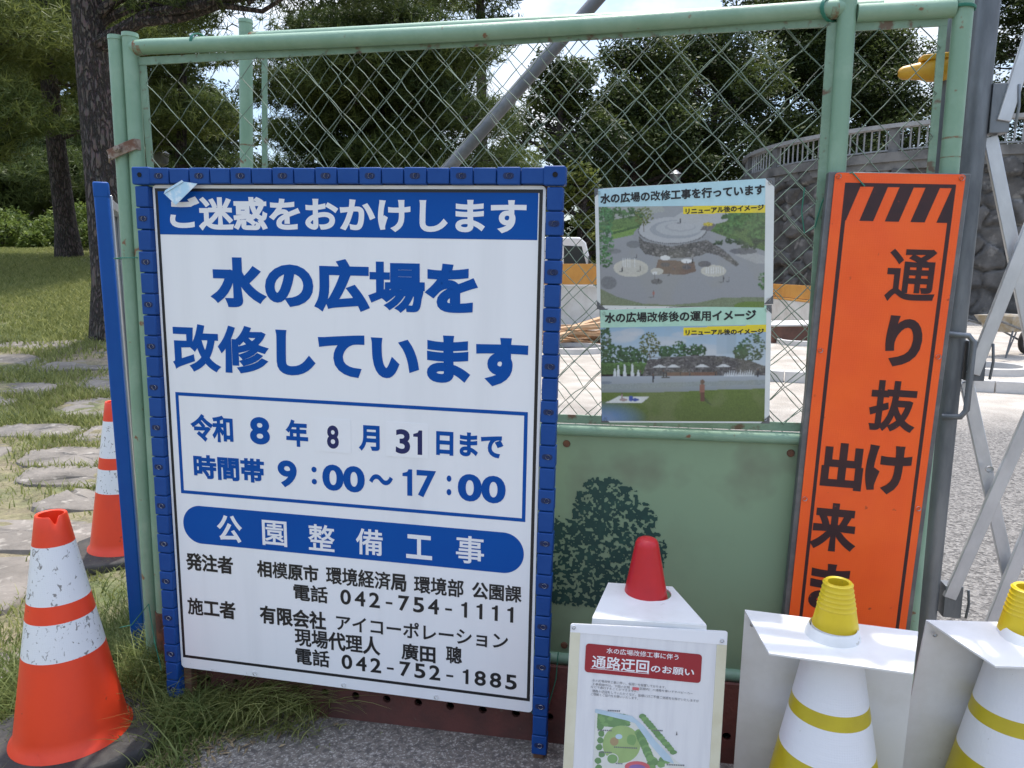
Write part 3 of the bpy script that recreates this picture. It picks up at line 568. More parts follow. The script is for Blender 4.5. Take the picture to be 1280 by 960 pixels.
def rrect(x0, x1, z0, z1, r, n=6):
    p = []
    for cx, cz, a0 in ((x1 - r, z0 + r, -90), (x1 - r, z1 - r, 0), (x0 + r, z1 - r, 90), (x0 + r, z0 + r, 180)):
        p += [(cx + r * math.cos(R(a0 + 90 * k / n)), cz + r * math.sin(R(a0 + 90 * k / n))) for k in range(n + 1)]
    return p
def frame_rect(mb, x0, x1, z0, z1, t, y, mat=0):
    for a in ((x0, x1, z0, z0 + t), (x0, x1, z1 - t, z1), (x0, x0 + t, z0 + t, z1 - t), (x1 - t, x1, z0 + t, z1 - t)):
        mb.flat([(a[0], a[2]), (a[1], a[2]), (a[1], a[3]), (a[0], a[3])], y, mat)

# ------------------------------------------------------------------ the big white notice board
S = empty('notice_board', (-.4836, 2.0206, .1513), (.012, .0222, FR), 'big white construction notice board with blue lettering in a blue plastic frame', 'notice board')
face = MB().prism(rrect(-.55, .55, 0, 1.45, .012), 0, .006).build('board', M['white_board'], S)
mb = MB(); mb.flat([(-.5345, 1.316), (.531, 1.316), (.531, 1.4325), (-.5345, 1.4325)], -.0006); mb.flat(rrect(-.515, .5155, .4120, .5295, .0580, 14), -.0006)
frame_rect(mb, -.5165, .5175, .5645, .869, .0098, -.0006); mb.build('blue_panels', M['blue_print'], face, smooth=False)
mb = MB(); frame_rect(mb, -.543, .5425, .0345, 1.441, .0088, -.0004); mb.build('border', M['black_print'], face, smooth=False)
BL = [('水の広場を', [-.3828, .3744, 1.12, 1.2566], .054), ('改修しています', [-.5173, .5137, .9317, 1.0692], .054), ('令和', [-.4714, -.3391, .7279, .8078], .038), ('8', [-.2857, -.225, .7304, .8099], .036), ('年', [-.174, -.1083, .7313, .8082], .040), ('月', [.0444, .1041, .7344, .8058], .040), ('日まで', [.2666, .452, .7358, .8036], .040),
      ('時間帯', [-.4702, -.2466, .6149, .6866], .038), ('9', [-.2039, -.1461, .6102, .6882], .036), (':', [-.1003, -.0851, .624, .6757], .02), ('00', [-.0675, .0585, .61, .6857], .036), ('〜', [.0733, .1406, .6382, .6672], .036), ('17', [.1648, .2645, .6128, .6889], .036), (':', [.2966, .3096, .6235, .6794], .02), ('00', [.3285, .4611, .6107, .6874], .036)]
def one(mb, x0, x1, z0, z1, y):                   # numeral one with its flag, as on the board
    w = min((x1 - x0) * .62, (z1 - z0) * .19); xr = x1
    mb.flat([(xr - w, z0), (xr, z0), (xr, z1), (xr - w * .72, z1), (xr - w * 1.0, z1 - (z1 - z0) * .10), (xr - w * 1.95, z1 - (z1 - z0) * .16), (xr - w * 1.95, z1 - (z1 - z0) * .27), (xr - w, z1 - (z1 - z0) * .27)], y)
for s, b, w in BL:
    mb = MB()
    if s == '17': one(mb, b[0], b[0] + .033, b[2], b[3], -.0007); letter(mb, '7', [b[0] + .046, b[1], b[2], b[3]], -.0007, .03)
    else: letter(mb, s, b, -.0007, w)
    mb.build('lettering', M['blue_print'], face, smooth=False)
mb = MB(); letter(mb, 'ご迷惑をおかけします', [-.5005, .5014, 1.3303, 1.4185], -.0009, .036); mb.build('lettering', M['white_print'], face, smooth=False)
for s, b in [('公', [-.4036, -.3255, .4263, .5079]), ('園', [-.2606, -.1819, .4267, .5049]), ('整', [-.1158, -.0351, .4252, .5056]), ('備', [.0294, .1106, .4265, .5053]), ('工', [.1797, .2552, .4296, .4999]), ('事', [.3238, .4046, .4298, .5108])]: mb = MB(); letter(mb, s, b, -.0009, .030 if s in '公工' else .022); mb.build('lettering', M['white_print'], face, smooth=False)
mb = MB()
for s, b, w in [('発注者', [-.5128, -.3592, .3243, .38], .034), ('相模原市', [-.2814, -.0878, .3264, .3784], .034), ('環境経済局', [-.0647, .1792, .3258, .3813], .034), ('環境部', [.2014, .3475, .3261, .3799], .034), ('公園課', [.3716, .5123, .3286, .3786], .034), ('電話', [-.1682, -.0597, .264, .3169], .034),
                ('施工者', [-.5173, -.3579, .18, .2363], .034), ('有限会社', [-.2781, -.0681, .179, .2361], .034), ('アイコーポレーション', [-.0358, .4763, .1848, .235], .02), ('現場代理人', [-.1689, .0984, .1191, .1768], .034), ('廣田', [.163, .2656, .1159, .1692], .034), ('聰', [.2965, .3444, .1222, .1763], .034), ('電話', [-.1681, -.0593, .0602, .1148], .034)]: mb = MB(); letter(mb, s, b, -.0007, w); mb.build('lettering', M['black_print'], face, smooth=False)
def spaced(mb, s, x0, x1, z0, z1, y, bold):        # one digit per cell, as on the board
    n = len(s); p = (x1 - x0 + .012) / n
    for k, ch in enumerate(s):
        a = x0 + k * p
        if ch == '-': mb.flat([(a + .006, z0 + (z1 - z0) * .34), (a + p - .018, z0 + (z1 - z0) * .34), (a + p - .018, z0 + (z1 - z0) * .48), (a + .006, z0 + (z1 - z0) * .48)], y)
        elif ch == '1': one(mb, a, a + p - .018, z0, z1, y)
        else: letter(mb, ch, [a, a + p - .012, z0, z1], y, bold)
for tel, b in (('042-754-1111', (-.0211, .496, .2676, .3139)), ('042-752-1885', (-.0214, .5039, .0638, .1096))): mb = MB(); spaced(mb, tel, *b, -.0007, .022); mb.build('lettering', M['black_print'], face, smooth=False)
st = MB().prism(rrect(-.089, .02, .722, .818, .003), -.0009, -.0003).build('date_sticker', M['sticker'], face, smooth=False); mb = MB(); letter(mb, '8', [-.0508, -.016, .7331, .7992], -.0011, .03); mb.build('date_numeral', M['navy_print'], st, smooth=False)
st = MB().prism(rrect(.123, .2445, .7225, .8205, .003), -.0009, -.0003).build('date_sticker', M['sticker'], face, smooth=False); mb = MB(); letter(mb, '3', [.1511, .192, .7322, .8011], -.0011, .03); one(mb, .198, .2268, .7322, .8011, -.0011); mb.build('date_numeral', M['navy_print'], st, smooth=False)
screw_me = MB().lathe([(.0005, -.0045), (.004, -.0042), (.0062, -.002), (.0065, .002)], 12).mesh('screw', M['screw'])
screw_me.transform(Matrix.Rotation(R(-90), 4, 'X')); 
for v_ in screw_me.vertices: pass
def screw(parent, x, y, z, s=1):
    o = bpy.data.objects.new('screw', screw_me); COL.objects.link(o); o.parent = parent; o.location = (x, y, z); o.scale = (s, s, s); return o
screw_me.transform(Matrix.Rotation(R(180), 4, 'X'))
for x in (-.3025, -.0163, .2684): screw(face, x, -.001, .0108)
# frame of clip-on plastic segments; each carries a groove and every other one a screw slot
def clip_rail(name, n, ln, w, ax, start, fixed):
    """segments along ax ('x' or 'z'); returns object"""
    mb = MB(); sl = []
    for k in range(n):
        a = start + k * ln
        for h_ in (0, 1):
            c = a + ln * (.25 + .5 * h_); d = ln * .5 - (.0035 if h_ else .0018)
            th = .034; 
            if ax == 'x': mb.box((c, .0005, fixed), (d, th, w - (.003 if h_ else 0)))
            else: mb.box((fixed, .0005, c), (w - (.003 if h_ else 0), th, d))
        if ax == 'x': mb.box((a + ln * .5, .003, fixed), (ln, .024, w - .012))
        else: mb.box((fixed, .003, a + ln * .5), (w - .012, .024, ln))
        sl.append(a + ln * .25)
    return mb, sl
def slot(parent, x, z, horiz=True):
    mb = MB(); w, h = (.014, .0075)
    mb.flat(rrect(x - w, x + w, z - h, z + h, .007), -.0168); mb.build('screw_slot', M['slot_blue'], parent, smooth=False)
    screw(parent, x + .002, -.0175, z, 1.0)
W2 = .043
mb, sl = clip_rail('frame_rail', 9, 1.096 / 9, W2, 'x', -.548, 1.4725); top = mb.build('frame_rail', M['blue_plastic'], S, bevel=.003)
for i, x in enumerate(sl): slot(top, x, 1.4725)
for sx, xx in ((-1, -.5735), (1, .5745)):
    z_end = -.098 if sx < 0 else -.118
    mb, sl = clip_rail('frame_rail', 13, (1.447 - z_end) / 13, W2, 'z', z_end, xx); side = mb.build('frame_rail', M['blue_plastic'], S, bevel=.003)
    for z in sl: slot(side, xx, z)
    c = MB().prism(rrect(*( (xx - W2 / 2 - .004, xx + W2 / 2 + .008) if sx < 0 else (xx - W2 / 2 - .008, xx + W2 / 2 + .004)), 1.449, 1.4965, .006), -.019, .018).build('frame_corner', M['blue_plastic'], S, bevel=.003)
    mb = MB(); mb.lathe([(.0065, 0), (.0066, .0012)], 14); mb.v = [(xx + p[0], -.0192 - p[2], 1.475 + p[1]) for p in mb.v]; o = mb.build('bolt_hole', M['dark_hole'], c)
    MB().flat([(xx + .0065 * math.cos(a), 1.475 + .0065 * math.sin(a)) for a in np.linspace(0, 2 * math.pi, 14, endpoint=False)], -.0194).build('bolt_hole', M['dark_hole'], c, smooth=False)
mb = MB(); mb.box((-.538, .024, -.05), (.025, .03, .12)); mb.box((-.5735, .024, .66), (.03, .03, 1.55)); mb.box((.5745, .024, .64), (.03, .03, 1.56)); mb.box((.573, .003, -.131), (.03, .026, .03)); mb.box((0, .024, 1.44), (1.1, .03, .03)); mb.box((0, .024, .02), (1.1, .026, .03)); mb.build('steel_frame', M['rust'], S, bevel=.002)
# small card stuck on the corner
mb = MB(); mb.prism([(-.499, 1.424), (-.466, 1.395), (-.398, 1.4515), (-.437, 1.4565)], -.0225, -.0215); mb.prism([(-.499, 1.424), (-.437, 1.4565), (-.442, 1.4602), (-.494, 1.4335)], -.0250, -.0240)
cd = mb.build('paper_card', M['card'], None, S.location, S.rotation_euler, smooth=False); tag(cd, 'pale blue paper card tucked over the white board\'s upper left corner', 'card')

# ------------------------------------------------------------------ folded blue board at the far left, seen edge-on
o0 = Vector((-1.318, 2.43, 0)); o1 = Vector((-1.555, 2.98, 0)); yw = math.atan2(o1.y - o0.y, o1.x - o0.x)
Bd = empty('folded_board', o0, (0, R(0), yw), 'spare sign board in a smooth blue frame standing edge-on behind the left posts', 'sign board')
mb = MB(); mb.box((.0, 0, .82), (.040, .043, 1.60)); mb.box((.0, 0, 1.633), (.042, .045, .05)); mb.box((.0, 0, .02), (.03, .026, .04)); mb.build('blue_edge', M['blue_smooth'], Bd, (0, 0, 0), (0, 0, 0), bevel=.005)
mb = MB(); mb.box((.31, .012, .86), (.58, .006, 1.52)); mb.build('board', M['galv'], Bd)
mb = MB(); mb.box((.305, -.006, 1.60), (.57, .03, .03)); mb.box((.305, -.006, .12), (.57, .03, .03)); mb.box((.60, -.006, .86), (.03, .03, 1.54)); mb.box((.036, -.012, .83), (.03, .03, 1.58)); mb.build('steel_frame', M['alu'], Bd, bevel=.002)

# ------------------------------------------------------------------ orange sign
K = .843
O = empty('warning_sign', (.9126, 1.881, .4696), (.0026, .0378, -.1795), 'tall orange reflective sign with black lettering and hazard stripes', 'warning sign')
zt, zb = 1.146, -.25; hw = .1497
ob = MB().prism(rrect(-hw, hw, zb, zt, .008), -.001, .002).build('sign_face', M['orange'], O)
mb = MB(); k = lambda p: (p[0] * K, p[1] * K)
zl = zb + .03
def P(*pts): return [k(p) for p in pts]
# border: left and right lines, top band with slanted stripes
mb.flat(P((-.1462, zl / K), (-.1365, zl / K), (-.1360, 1.331), (-.1475, 1.331)), -.0014); mb.flat(P((.1475, zl / K), (.1572, zl / K), (.1550, 1.328), (.1440, 1.328)), -.0014)
mb.flat(P((-.147, 1.3205), (.154, 1.3205), (.154, 1.331), (-.147, 1.331)), -.0016)
zt1, zt0 = 1.3215, 1.222
mb.flat(P((-.1365, zt0), (-.1345, zt0), (-.104, zt1), (-.1365, zt1)), -.0017)
for a in range(3):
    x = -.0965 + .0705 * a; mb.flat(P((x, zt0), (x + .0385, zt0), (x + .0685, zt1), (x + .030, zt1)), -.0017)
mb.flat(P((.115, zt0), (.147, zt0), (.147, zt1), (.145, zt1)), -.0017); mb.flat([( -hw + .02, zl), (hw - .02, zl), (hw - .02, zl + .008), (-hw + .02, zl + .008)], -.0017)
mb.build('stripes', M['maroon'], ob, smooth=False)
mb = MB()
for s, b in [('通', [-.0036, .1349, .9905, 1.1451]), ('り', [.0161, .1164, .7951, .9467]), ('抜', [-.0075, .1239, .5934, .7493]), ('け', [.0026, .1311, .3948, .5472]), ('出', [-.1273, -.0055, .3953, .5442]), ('来', [-.1364, -.0056, .1907, .3488]), ('ま', [-.1241, -.0037, -.0076, .1465]), ('せ', [-.132, -.0037, -.19, -.05])]:
    letter(mb, s, [q * K for q in b], -.0018, .031 if s in '通抜' else .042, round_=True)
mb.build('lettering', M['maroon'], ob, smooth=False)
for x in (-1, 1):
    for z in (1.137, .70, .30, -.11): screw(ob, x * (hw - .0085), -.0035, z, .95)
mb = MB(); fw_ = .025
mb.box((-hw - .002, .019, (zt + zb) / 2), (.024, .030, zt - zb + .005)); mb.box((hw + .002, .019, (zt + zb) / 2), (.022, .030, zt - zb + .005)); mb.box((0, .019, zt - .010), (2 * hw - .02, .026, .026)); mb.box((0, .019, .5), (2 * hw - .02, .026, .025)); mb.box((-hw - .010, .019, zb - .1), (.03, .03, .2)); mb.box((hw, .019, zb - .1), (.03, .03, .2))
mb.build('steel_frame', M['galv_dark'], O, bevel=.002)

# ------------------------------------------------------------------ laminated posters
def laminated(name, loc, ry, w, h, label):
    p = empty(name, loc, (0, ry, FR), label, 'poster', 'laminated posters tied to the mesh'); sh = MB().prism([(-w / 2 + .022, -h / 2), (w / 2 - .022, -h / 2), (w / 2, -h / 2 + .022), (w / 2, h / 2 - .022), (w / 2 - .022, h / 2), (-w / 2 + .022, h / 2), (-w / 2, h / 2 - .022), (-w / 2, -h / 2 + .022)], 0, .0015).build('laminate', M['lamin'], p, smooth=False)
    for x in (-1, 1):
        for z in (-1, 1):
            cx, cz = x * (w / 2 - .011), z * (h / 2 - .011); MB().prism([(cx - .012, cz - .012), (cx + .012, cz - .012), (cx + .012, cz + .012), (cx - .012, cz + .012)], .0005, .002).build('corner_tab', M['galv_dark'], p, smooth=False); screw(p, cx, -.002, cz, .7)
    return p
class Print:
    """a printed picture: computed colours on a fine grid of small cells of the sheet"""
    def __init__(s, x0, y0, x1, y1, step=2.35):
        s.b = (x0, y0, x1, y1); s.nx = int((x1 - x0) / step); s.ny = int((y1 - y0) / step)
        s.X, s.Y = np.meshgrid(x0 + (np.arange(s.nx) + .5) * (x1 - x0) / s.nx, y0 + (np.arange(s.ny) + .5) * (y1 - y0) / s.ny); s.A = np.zeros((s.ny, s.nx, 3)); s.r = np.random.default_rng(5)
    def inside(s, poly):
        m = np.zeros(s.X.shape, bool); n = len(poly)
        for k in range(n):
            (xa, ya), (xb, yb) = poly[k], poly[(k + 1) % n]
            if ya != yb: m ^= ((ya > s.Y) != (yb > s.Y)) & (s.X < (xb - xa) * (s.Y - ya) / (yb - ya) + xa)
        return m
    def put(s, m, c, noise=.06, a=1.):
        c = np.array(c) * (1 + s.r.normal(0, noise, s.X.shape + (1,))); s.A = np.where(m[..., None], s.A * (1 - a) + c * a, s.A)
    def poly(s, p, c, noise=.06, a=1.): s.put(s.inside(p), c, noise, a)
    def ell(s, cx, cy, rx, ry, c, noise=.06, a=1.): s.put(((s.X - cx) / rx) ** 2 + ((s.Y - cy) / ry) ** 2 < 1, c, noise, a)
    def rect(s, x0, y0, x1, y1, c, noise=.06, a=1.): s.put((s.X >= x0) & (s.X <= x1) & (s.Y >= y0) & (s.Y <= y1), c, noise, a)
    def grad(s, x0, y0, x1, y1, c0, c1):
        t = np.clip((s.Y - y0) / (y1 - y0), 0, 1)[..., None]; m = (s.X >= x0) & (s.X <= x1) & (s.Y >= y0) & (s.Y <= y1); s.A = np.where(m[..., None], np.array(c0) * (1 - t) + np.array(c1) * t, s.A)
    def tree(s, cx, cy, rx, ry, c=(.05, .11, .035), n=90, e=6):
        for _ in range(n):
            t = s.r.uniform(0, 6.28); q = math.sqrt(s.r.random()); x = cx + rx * q * math.cos(t); y = cy + ry * q * math.sin(t); k = s.r.uniform(.45, 1.5) * (1.15 - .35 * (y - cy) / ry); s.ell(x, y, e * s.r.uniform(.3, .9), e * s.r.uniform(.25, .7), np.array(c) * k, .15)
    def man(s, x, y, h, c): s.rect(x - h * .12, y - h * .8, x + h * .12, y - h * .4, c); s.rect(x - h * .09, y - h * .42, x + h * .09, y, np.array(c) * .5); s.ell(x, y - h * .9, h * .1, h * .11, (.12, .07, .05))
    def soft(s, n=1):
        for _ in range(n):
            P_ = np.pad(s.A, ((1, 1), (1, 1), (0, 0)), 'edge'); s.A = .5 * s.A + .125 * (P_[:-2, 1:-1] + P_[2:, 1:-1] + P_[1:-1, :-2] + P_[1:-1, 2:])
    def fade(s, k=.86, add=.03): s.A = s.A * k + add
    def build(s, parent, f, y, mat):
        gx = np.linspace(s.b[0], s.b[2], s.nx + 1); gy = np.linspace(s.b[1], s.b[3], s.ny + 1); V = np.array([(lambda p: (p[0], y, p[1]))(f(a, b)) for b in gy for a in gx]); ix = np.arange((s.nx + 1) * (s.ny + 1)).reshape(s.ny + 1, s.nx + 1)
        F = np.stack([ix[1:, :-1], ix[1:, 1:], ix[:-1, 1:], ix[:-1, :-1]], -1).reshape(-1, 4); o = big_mesh('picture', V, F, 4, mat, parent); a = o.data.attributes.new('ink', 'FLOAT_COLOR', 'FACE'); C_ = np.ones((len(F), 4), np.float32); C_[:, :3] = np.clip(s.A.reshape(-1, 3), 0, 1); a.data.foreach_set('color', C_.ravel()); return o
def ink_mat():
    m, t, b, N = nt('printed_ink'); at = N('ShaderNodeAttribute', attribute_name='ink'); tc = N('ShaderNodeTexCoord'); n = N('ShaderNodeTexNoise'); n.inputs['Scale'].default_value = 9; n.inputs['Detail'].default_value = 6; t.links.new(tc.outputs['Object'], n.inputs['Vector'])
    r = N('ShaderNodeMapRange'); r.inputs[1].default_value = .52; r.inputs[2].default_value = .60; r.inputs[4].default_value = .14; t.links.new(n.outputs['Fac'], r.inputs[0]); x = N('ShaderNodeMix', data_type='RGBA'); x.inputs[7].default_value = (.32, .30, .20, 1); t.links.new(at.outputs['Color'], x.inputs[6]); t.links.new(r.outputs[0], x.inputs[0])   # water stains under the film
    t.links.new(x.outputs[2], b.inputs['Base Color']); b.inputs['Roughness'].default_value = .22; return m
M['ink'] = ink_mat()
class Pic:
    """flat printed picture built of coloured shapes, in page coordinates"""
    def __init__(s, names, f, lim=(-9e9, -9e9, 9e9, 9e9)): s.mb = MB(); s.n = names; s.y = -.0004; s.f = f; s.lim = lim
    def poly(s, pts, m):
        s.y -= .000003; s.mb.flat([s.f(min(max(p[0], s.lim[0]), s.lim[2]), min(max(p[1], s.lim[1]), s.lim[3])) for p in pts], s.y, s.n.index(m))
    def ell(s, cx, cy, rx, ry, m, n=20): s.poly([(cx + rx * math.cos(a), cy - ry * math.sin(a)) for a in np.linspace(0, 2 * math.pi, n, endpoint=False)], m)
    def rect(s, x0, y0, x1, y1, m): s.poly([(x0, y1), (x1, y1), (x1, y0), (x0, y0)], m)
    def bush(s, cx, cy, rx, ry, ms, n=40, e=7):
        for _ in range(n):
            a = random.uniform(0, 6.28); q = math.sqrt(random.random()); k_ = random.randint(5, 8); r_ = random.uniform(.5, 1) * e; X_, Y_ = cx + rx * q * math.cos(a), cy - ry * q * math.sin(a)
            s.poly([(X_ + r_ * random.uniform(.6, 1.2) * math.cos(t), Y_ - r_ * random.uniform(.6, 1.2) * math.sin(t)) for t in np.linspace(0, 6.28, k_, endpoint=False)], random.choice(ms))
    def man(s, x, y, h, m): s.rect(x - h * .13, y - h * .85, x + h * .13, y, m); s.ell(x, y - h * .92, h * .1, h * .1, m, 8)
    def build(s, parent, name='picture'): return s.mb.build(name, [M[q] for q in s.n], parent, smooth=False)
names1 = ['p_blue', 'p_green', 'p_yellow', 'p_sky', 'p_cloud', 'p_plaza', 'p_plaza2', 'p_lawn', 'p_lawn2', 'p_tree', 'p_tree2', 'p_treeb', 'p_stone', 'p_stone2', 'p_brown', 'p_cream', 'p_dark', 'p_white', 'p_bluep', 'p_skin', 'p_tower', 'p_path', 'black_print']
p1 = laminated('poster', (.45, 1.9714, 1.4435), -.04, .456, .3185, 'upper laminated poster on the mesh, a bird\'s-eye view of a round plaza')
f1 = lambda x, y: (-.2185 + (x - 182) / 556 * .425, .112 - (y - 155 + (x - 182) * .043) / 328 * .263)
MB().flat([f1(182, 157), f1(737, 157), f1(738, 72), f1(182, 98)], -.0004).build('title_strip', M['p_blue'], p1, smooth=False)
g = Print(182, 155, 738, 481); GR = (.25, .255, .26)
g.grad(182, 155, 738, 481, (.27, .28, .28), (.235, .24, .25)); g.put(g.X > 0, (.25, .255, .26), .05, .5)
g.poly([(182, 240), (330, 225), (330, 155), (182, 155)], (.10, .17, .05), .2); g.poly([(560, 236), (738, 300), (738, 155), (600, 155)], (.08, .14, .04), .25); g.poly([(182, 205), (330, 182), (410, 172), (400, 155), (182, 155)], (.30, .31, .28))
for k_ in range(9): g.tree(195 + k_ * 17, 168 + (k_ % 3) * 9, 15, 11, (.05, .10, .035), 26, 6)
g.poly([(225, 262), (332, 240), (332, 216), (225, 232)], (.15, .25, .06), .12)
for k_ in range(8): g.ell(236 + k_ * 12, 240 - k_ * 3, 8, 4, (.05, .10, .03), .2)
g.poly([(182, 425), (240, 452), (330, 474), (430, 476), (520, 468), (600, 450), (738, 448), (738, 481), (182, 481)], (.155, .185, .11), .14); g.ell(705, 478, 66, 17, (.11, .17, .035), .14)
g.ell(430, 250, 130, 50, (.24, .245, .25)); 
W = [(318, 250), (319, 285), (340, 310), (400, 322), (470, 323), (528, 314), (548, 305), (590, 315), (646, 350), (655, 342), (604, 296), (548, 264), (430, 285), (335, 268)]
g.poly(W, (.095, .09, .085), .35)
for _ in range(260):
    x = g.r.uniform(320, 640); y = g.r.uniform(262, 345); g.put(g.inside(W) & (((g.X - x) / 4.5) ** 2 + ((g.Y - y) / 3) ** 2 < 1), np.array((.16, .15, .14)) * g.r.uniform(.4, 1.4), .1)
g.ell(432, 232, 114, 42, (.36, .365, .365), .04); g.ell(445, 230, 88, 30, (.27, .285, .295), .04); g.ell(455, 226, 78, 24, (.35, .36, .36), .04); g.ell(460, 222, 52, 15, (.30, .31, .315), .04); g.ell(462, 220, 46, 12, (.36, .365, .365), .04)
for k_ in range(7): g.poly([(345 + k_ * 16, 205 - k_ * 3), (349 + k_ * 16, 203 - k_ * 3), (395 + k_ * 10, 192 - k_ * 2), (391 + k_ * 10, 193 - k_ * 2)], (.26, .27, .28))
g.poly([(430, 196), (470, 172), (560, 160), (650, 156), (612, 205), (540, 222)], (.36, .365, .36), .04); g.poly([(526, 232), (560, 236), (580, 214), (545, 208)], (.14, .13, .13), .2); g.ell(552, 214, 17, 6, (.42, .34, .05), .3)
for t in np.linspace(2.9, 6.5, 60): g.ell(432 + 114 * math.cos(t), 234 - 42 * math.sin(t), 1.6, 3, (.10, .10, .10))
for k_ in range(26): g.tree(g.r.uniform(598, 736), g.r.uniform(172, 262), 18, 13, (.055, .115, .035), 16, 8)
for k_ in range(12): g.tree(g.r.uniform(565, 735), 262 + g.r.uniform(0, 36), 14, 7, (.03, .05, .025), 10, 7)
g.poly([(640, 312), (712, 340), (738, 340), (738, 316), (690, 300)], (.33, .33, .32), .06); g.ell(668, 300, 45, 10, (.09, .09, .10), .2, .8)
for k_, (x, y) in enumerate(((205, 205), (203, 245), (206, 285), (200, 325), (204, 180))): g.tree(x, y, 27, 30, (.05, .125, .045), 90, 6)
g.tree(336, 186, 32, 30, (.10, .12, .035), 110, 5); g.rect(334, 205, 337, 238, (.10, .08, .05)); g.tree(732, 395, 14, 28, (.05, .13, .04), 60, 5); g.ell(212, 405, 28, 22, (.13, .135, .14), .15, .8); g.ell(232, 300, 26, 8, (.15, .15, .155), .1, .7); g.ell(300, 278, 24, 12, (.13, .135, .14), .1, .8)
g.poly([(384, 328), (506, 334), (512, 366), (470, 378), (392, 374), (374, 362)], (.155, .105, .08), .12)
for k_ in range(8): g.rect(385, 334 + k_ * 5, 508, 334.8 + k_ * 5, (.12, .08, .06), .1, .6)
for x, y, a, b in ((290, 356, 60, 29), (570, 364, 42, 19), (380, 366, 22, 11)): g.ell(x, y, a, b, (.46, .44, .37), .05); g.ell(x, y, a * .8, b * .75, (.43, .415, .36), .06)
for x in range(262, 308, 8): g.rect(x, 322, x + 2, 354, (.60, .62, .62), .1, .8)
for x in range(545, 604, 8): g.rect(x, 350, x + 2, 372, (.60, .62, .62), .1, .8)
for x, y, a, b in ((408, 344, 16, 8), (480, 352, 16, 8), (378, 400, 20, 9), (540, 342, 22, 10)): g.ell(x, y, a, b, (.09, .085, .09), .2, .85)
for x, y, a, b in ((408, 322, 17, 8), (480, 332, 19, 7), (372, 372, 9, 5)): g.ell(x, y, a, b, (.62, .62, .60), .03); g.rect(x - 1, y, x + 1, y + 26, (.15, .14, .13))
for x, y, h_, c in ((260, 368, 16, (.05, .05, .06)), (322, 366, 17, (.06, .05, .05)), (440, 358, 12, (.25, .12, .1)), (367, 452, 22, (.3, .12, .1)), (603, 400, 20, (.04, .04, .06)), (622, 398, 14, (.2, .2, .22)), (310, 322, 12, (.05, .06, .09)), (460, 210, 16, (.12, .12, .13)), (500, 340, 20, (.06, .05, .05)), (422, 380, 12, (.05, .05, .06)), (384, 404, 15, (.03, .03, .05))): g.man(x, y, h_, c); g.ell(x - h_ * .4, y, h_ * .4, 2, (.10, .10, .11), .1, .7)
g.soft(1); g.poly([(470, 181), (737, 178), (737, 150), (470, 157)], (.66, .52, .02), .02); g.fade(1.12, .012); g.build(p1, f1, -.0006, M['ink'])
mb = MB(); letter(mb, '水の広場の改修工事を行っています', [-.2132, .204, .1190, .1452], -.0012, .040); letter(mb, 'リニューアル後のイメージ', [.0073, .2029, .0800, .0955], -.0012, .040); mb.build('lettering', M['black_print'], p1, smooth=False)
p2 = laminated('poster', (.4634, 1.969, 1.1252), -.033, .4456, .314, 'lower laminated poster on the mesh, a view across grass to fountains')
f2_ = lambda x, y: (-.2205 + (x - 193) / 540 * .429, .105 - (y - 560) / 312 * .2575)
MB().flat([f2_(191, 558), f2_(735, 558), f2_(735, 497), f2_(191, 500)], -.0004).build('title_strip', M['p_green'], p2, smooth=False)
g = Print(191, 558, 735, 872)
g.grad(191, 558, 735, 690, (.24, .36, .46), (.42, .48, .52)); 
for x, y, a, b in ((262, 590, 56, 20), (300, 575, 40, 14), (410, 606, 70, 15), (540, 640, 70, 22), (480, 585, 50, 9), (620, 575, 70, 10)): g.ell(x, y, a, b, (.44, .46, .47), .03, .55); g.ell(x + 12, y + 5, a * .6, b * .5, (.48, .49, .49), .03, .5)
g.rect(578, 558, 640, 650, (.30, .37, .42), .02, .8); g.rect(610, 558, 640, 650, (.26, .33, .38), .02, .6); g.soft(2)
for cx, cy, rx, ry in ((205, 598, 22, 44), (240, 648, 40, 34), (285, 652, 38, 30), (205, 665, 26, 34), (320, 656, 32, 28), (455, 640, 25, 34), (410, 642, 22, 22), (512, 640, 33, 23), (692, 630, 43, 44), (655, 645, 22, 24)): g.tree(cx, cy, rx, ry, (.028, .065, .028), 150, 6)
g.tree(357, 618, 35, 42, (.07, .085, .03), 170, 5); g.rect(355, 640, 359, 690, (.08, .06, .04))
g.rect(191, 676, 348, 714, (.05, .10, .03), .3); 
for k_ in range(10): g.tree(200 + k_ * 15, 682, 12, 7, (.06, .12, .035), 14, 6)
W = [(330, 724), (735, 724), (735, 692), (690, 674), (600, 657), (500, 653), (350, 666)]; g.poly(W, (.075, .07, .072), .35)
for _ in range(330): x = g.r.uniform(338, 733); y = g.r.uniform(658, 722); g.put(g.inside(W) & (((g.X - x) / 4.2) ** 2 + ((g.Y - y) / 2.8) ** 2 < 1), np.array((.125, .12, .115)) * g.r.uniform(.3, 1.4), .1)
g.rect(350, 658, 520, 660.5, (.16, .16, .16)); g.rect(415, 710, 580, 723, (.15, .085, .06), .15)
g.grad(191, 722, 735, 775, (.30, .33, .36), (.20, .225, .22)); g.poly([(191, 748), (735, 735), (735, 750), (191, 765)], (.23, .26, .25), .08); g.ell(205, 742, 22, 5, (.14, .17, .21), .1, .8)
t_ = [(191, 776), (330, 776), (480, 772), (600, 766), (735, 764), (735, 872), (191, 872)]; g.poly(t_, (.10, .145, .03), .12)
mk = g.inside(t_)[..., None]; k_ = np.clip((g.Y - 770) / 100, 0, 1)[..., None]; g.A = np.where(mk, g.A * (1 - k_ * .25), g.A); q = np.clip(1 - np.hypot((g.X - 200) / 150, (g.Y - 862) / 60), 0, 1)[..., None]; g.A = g.A * (1 - q * .8) + np.array((.12, .24, .52)) * q * .8
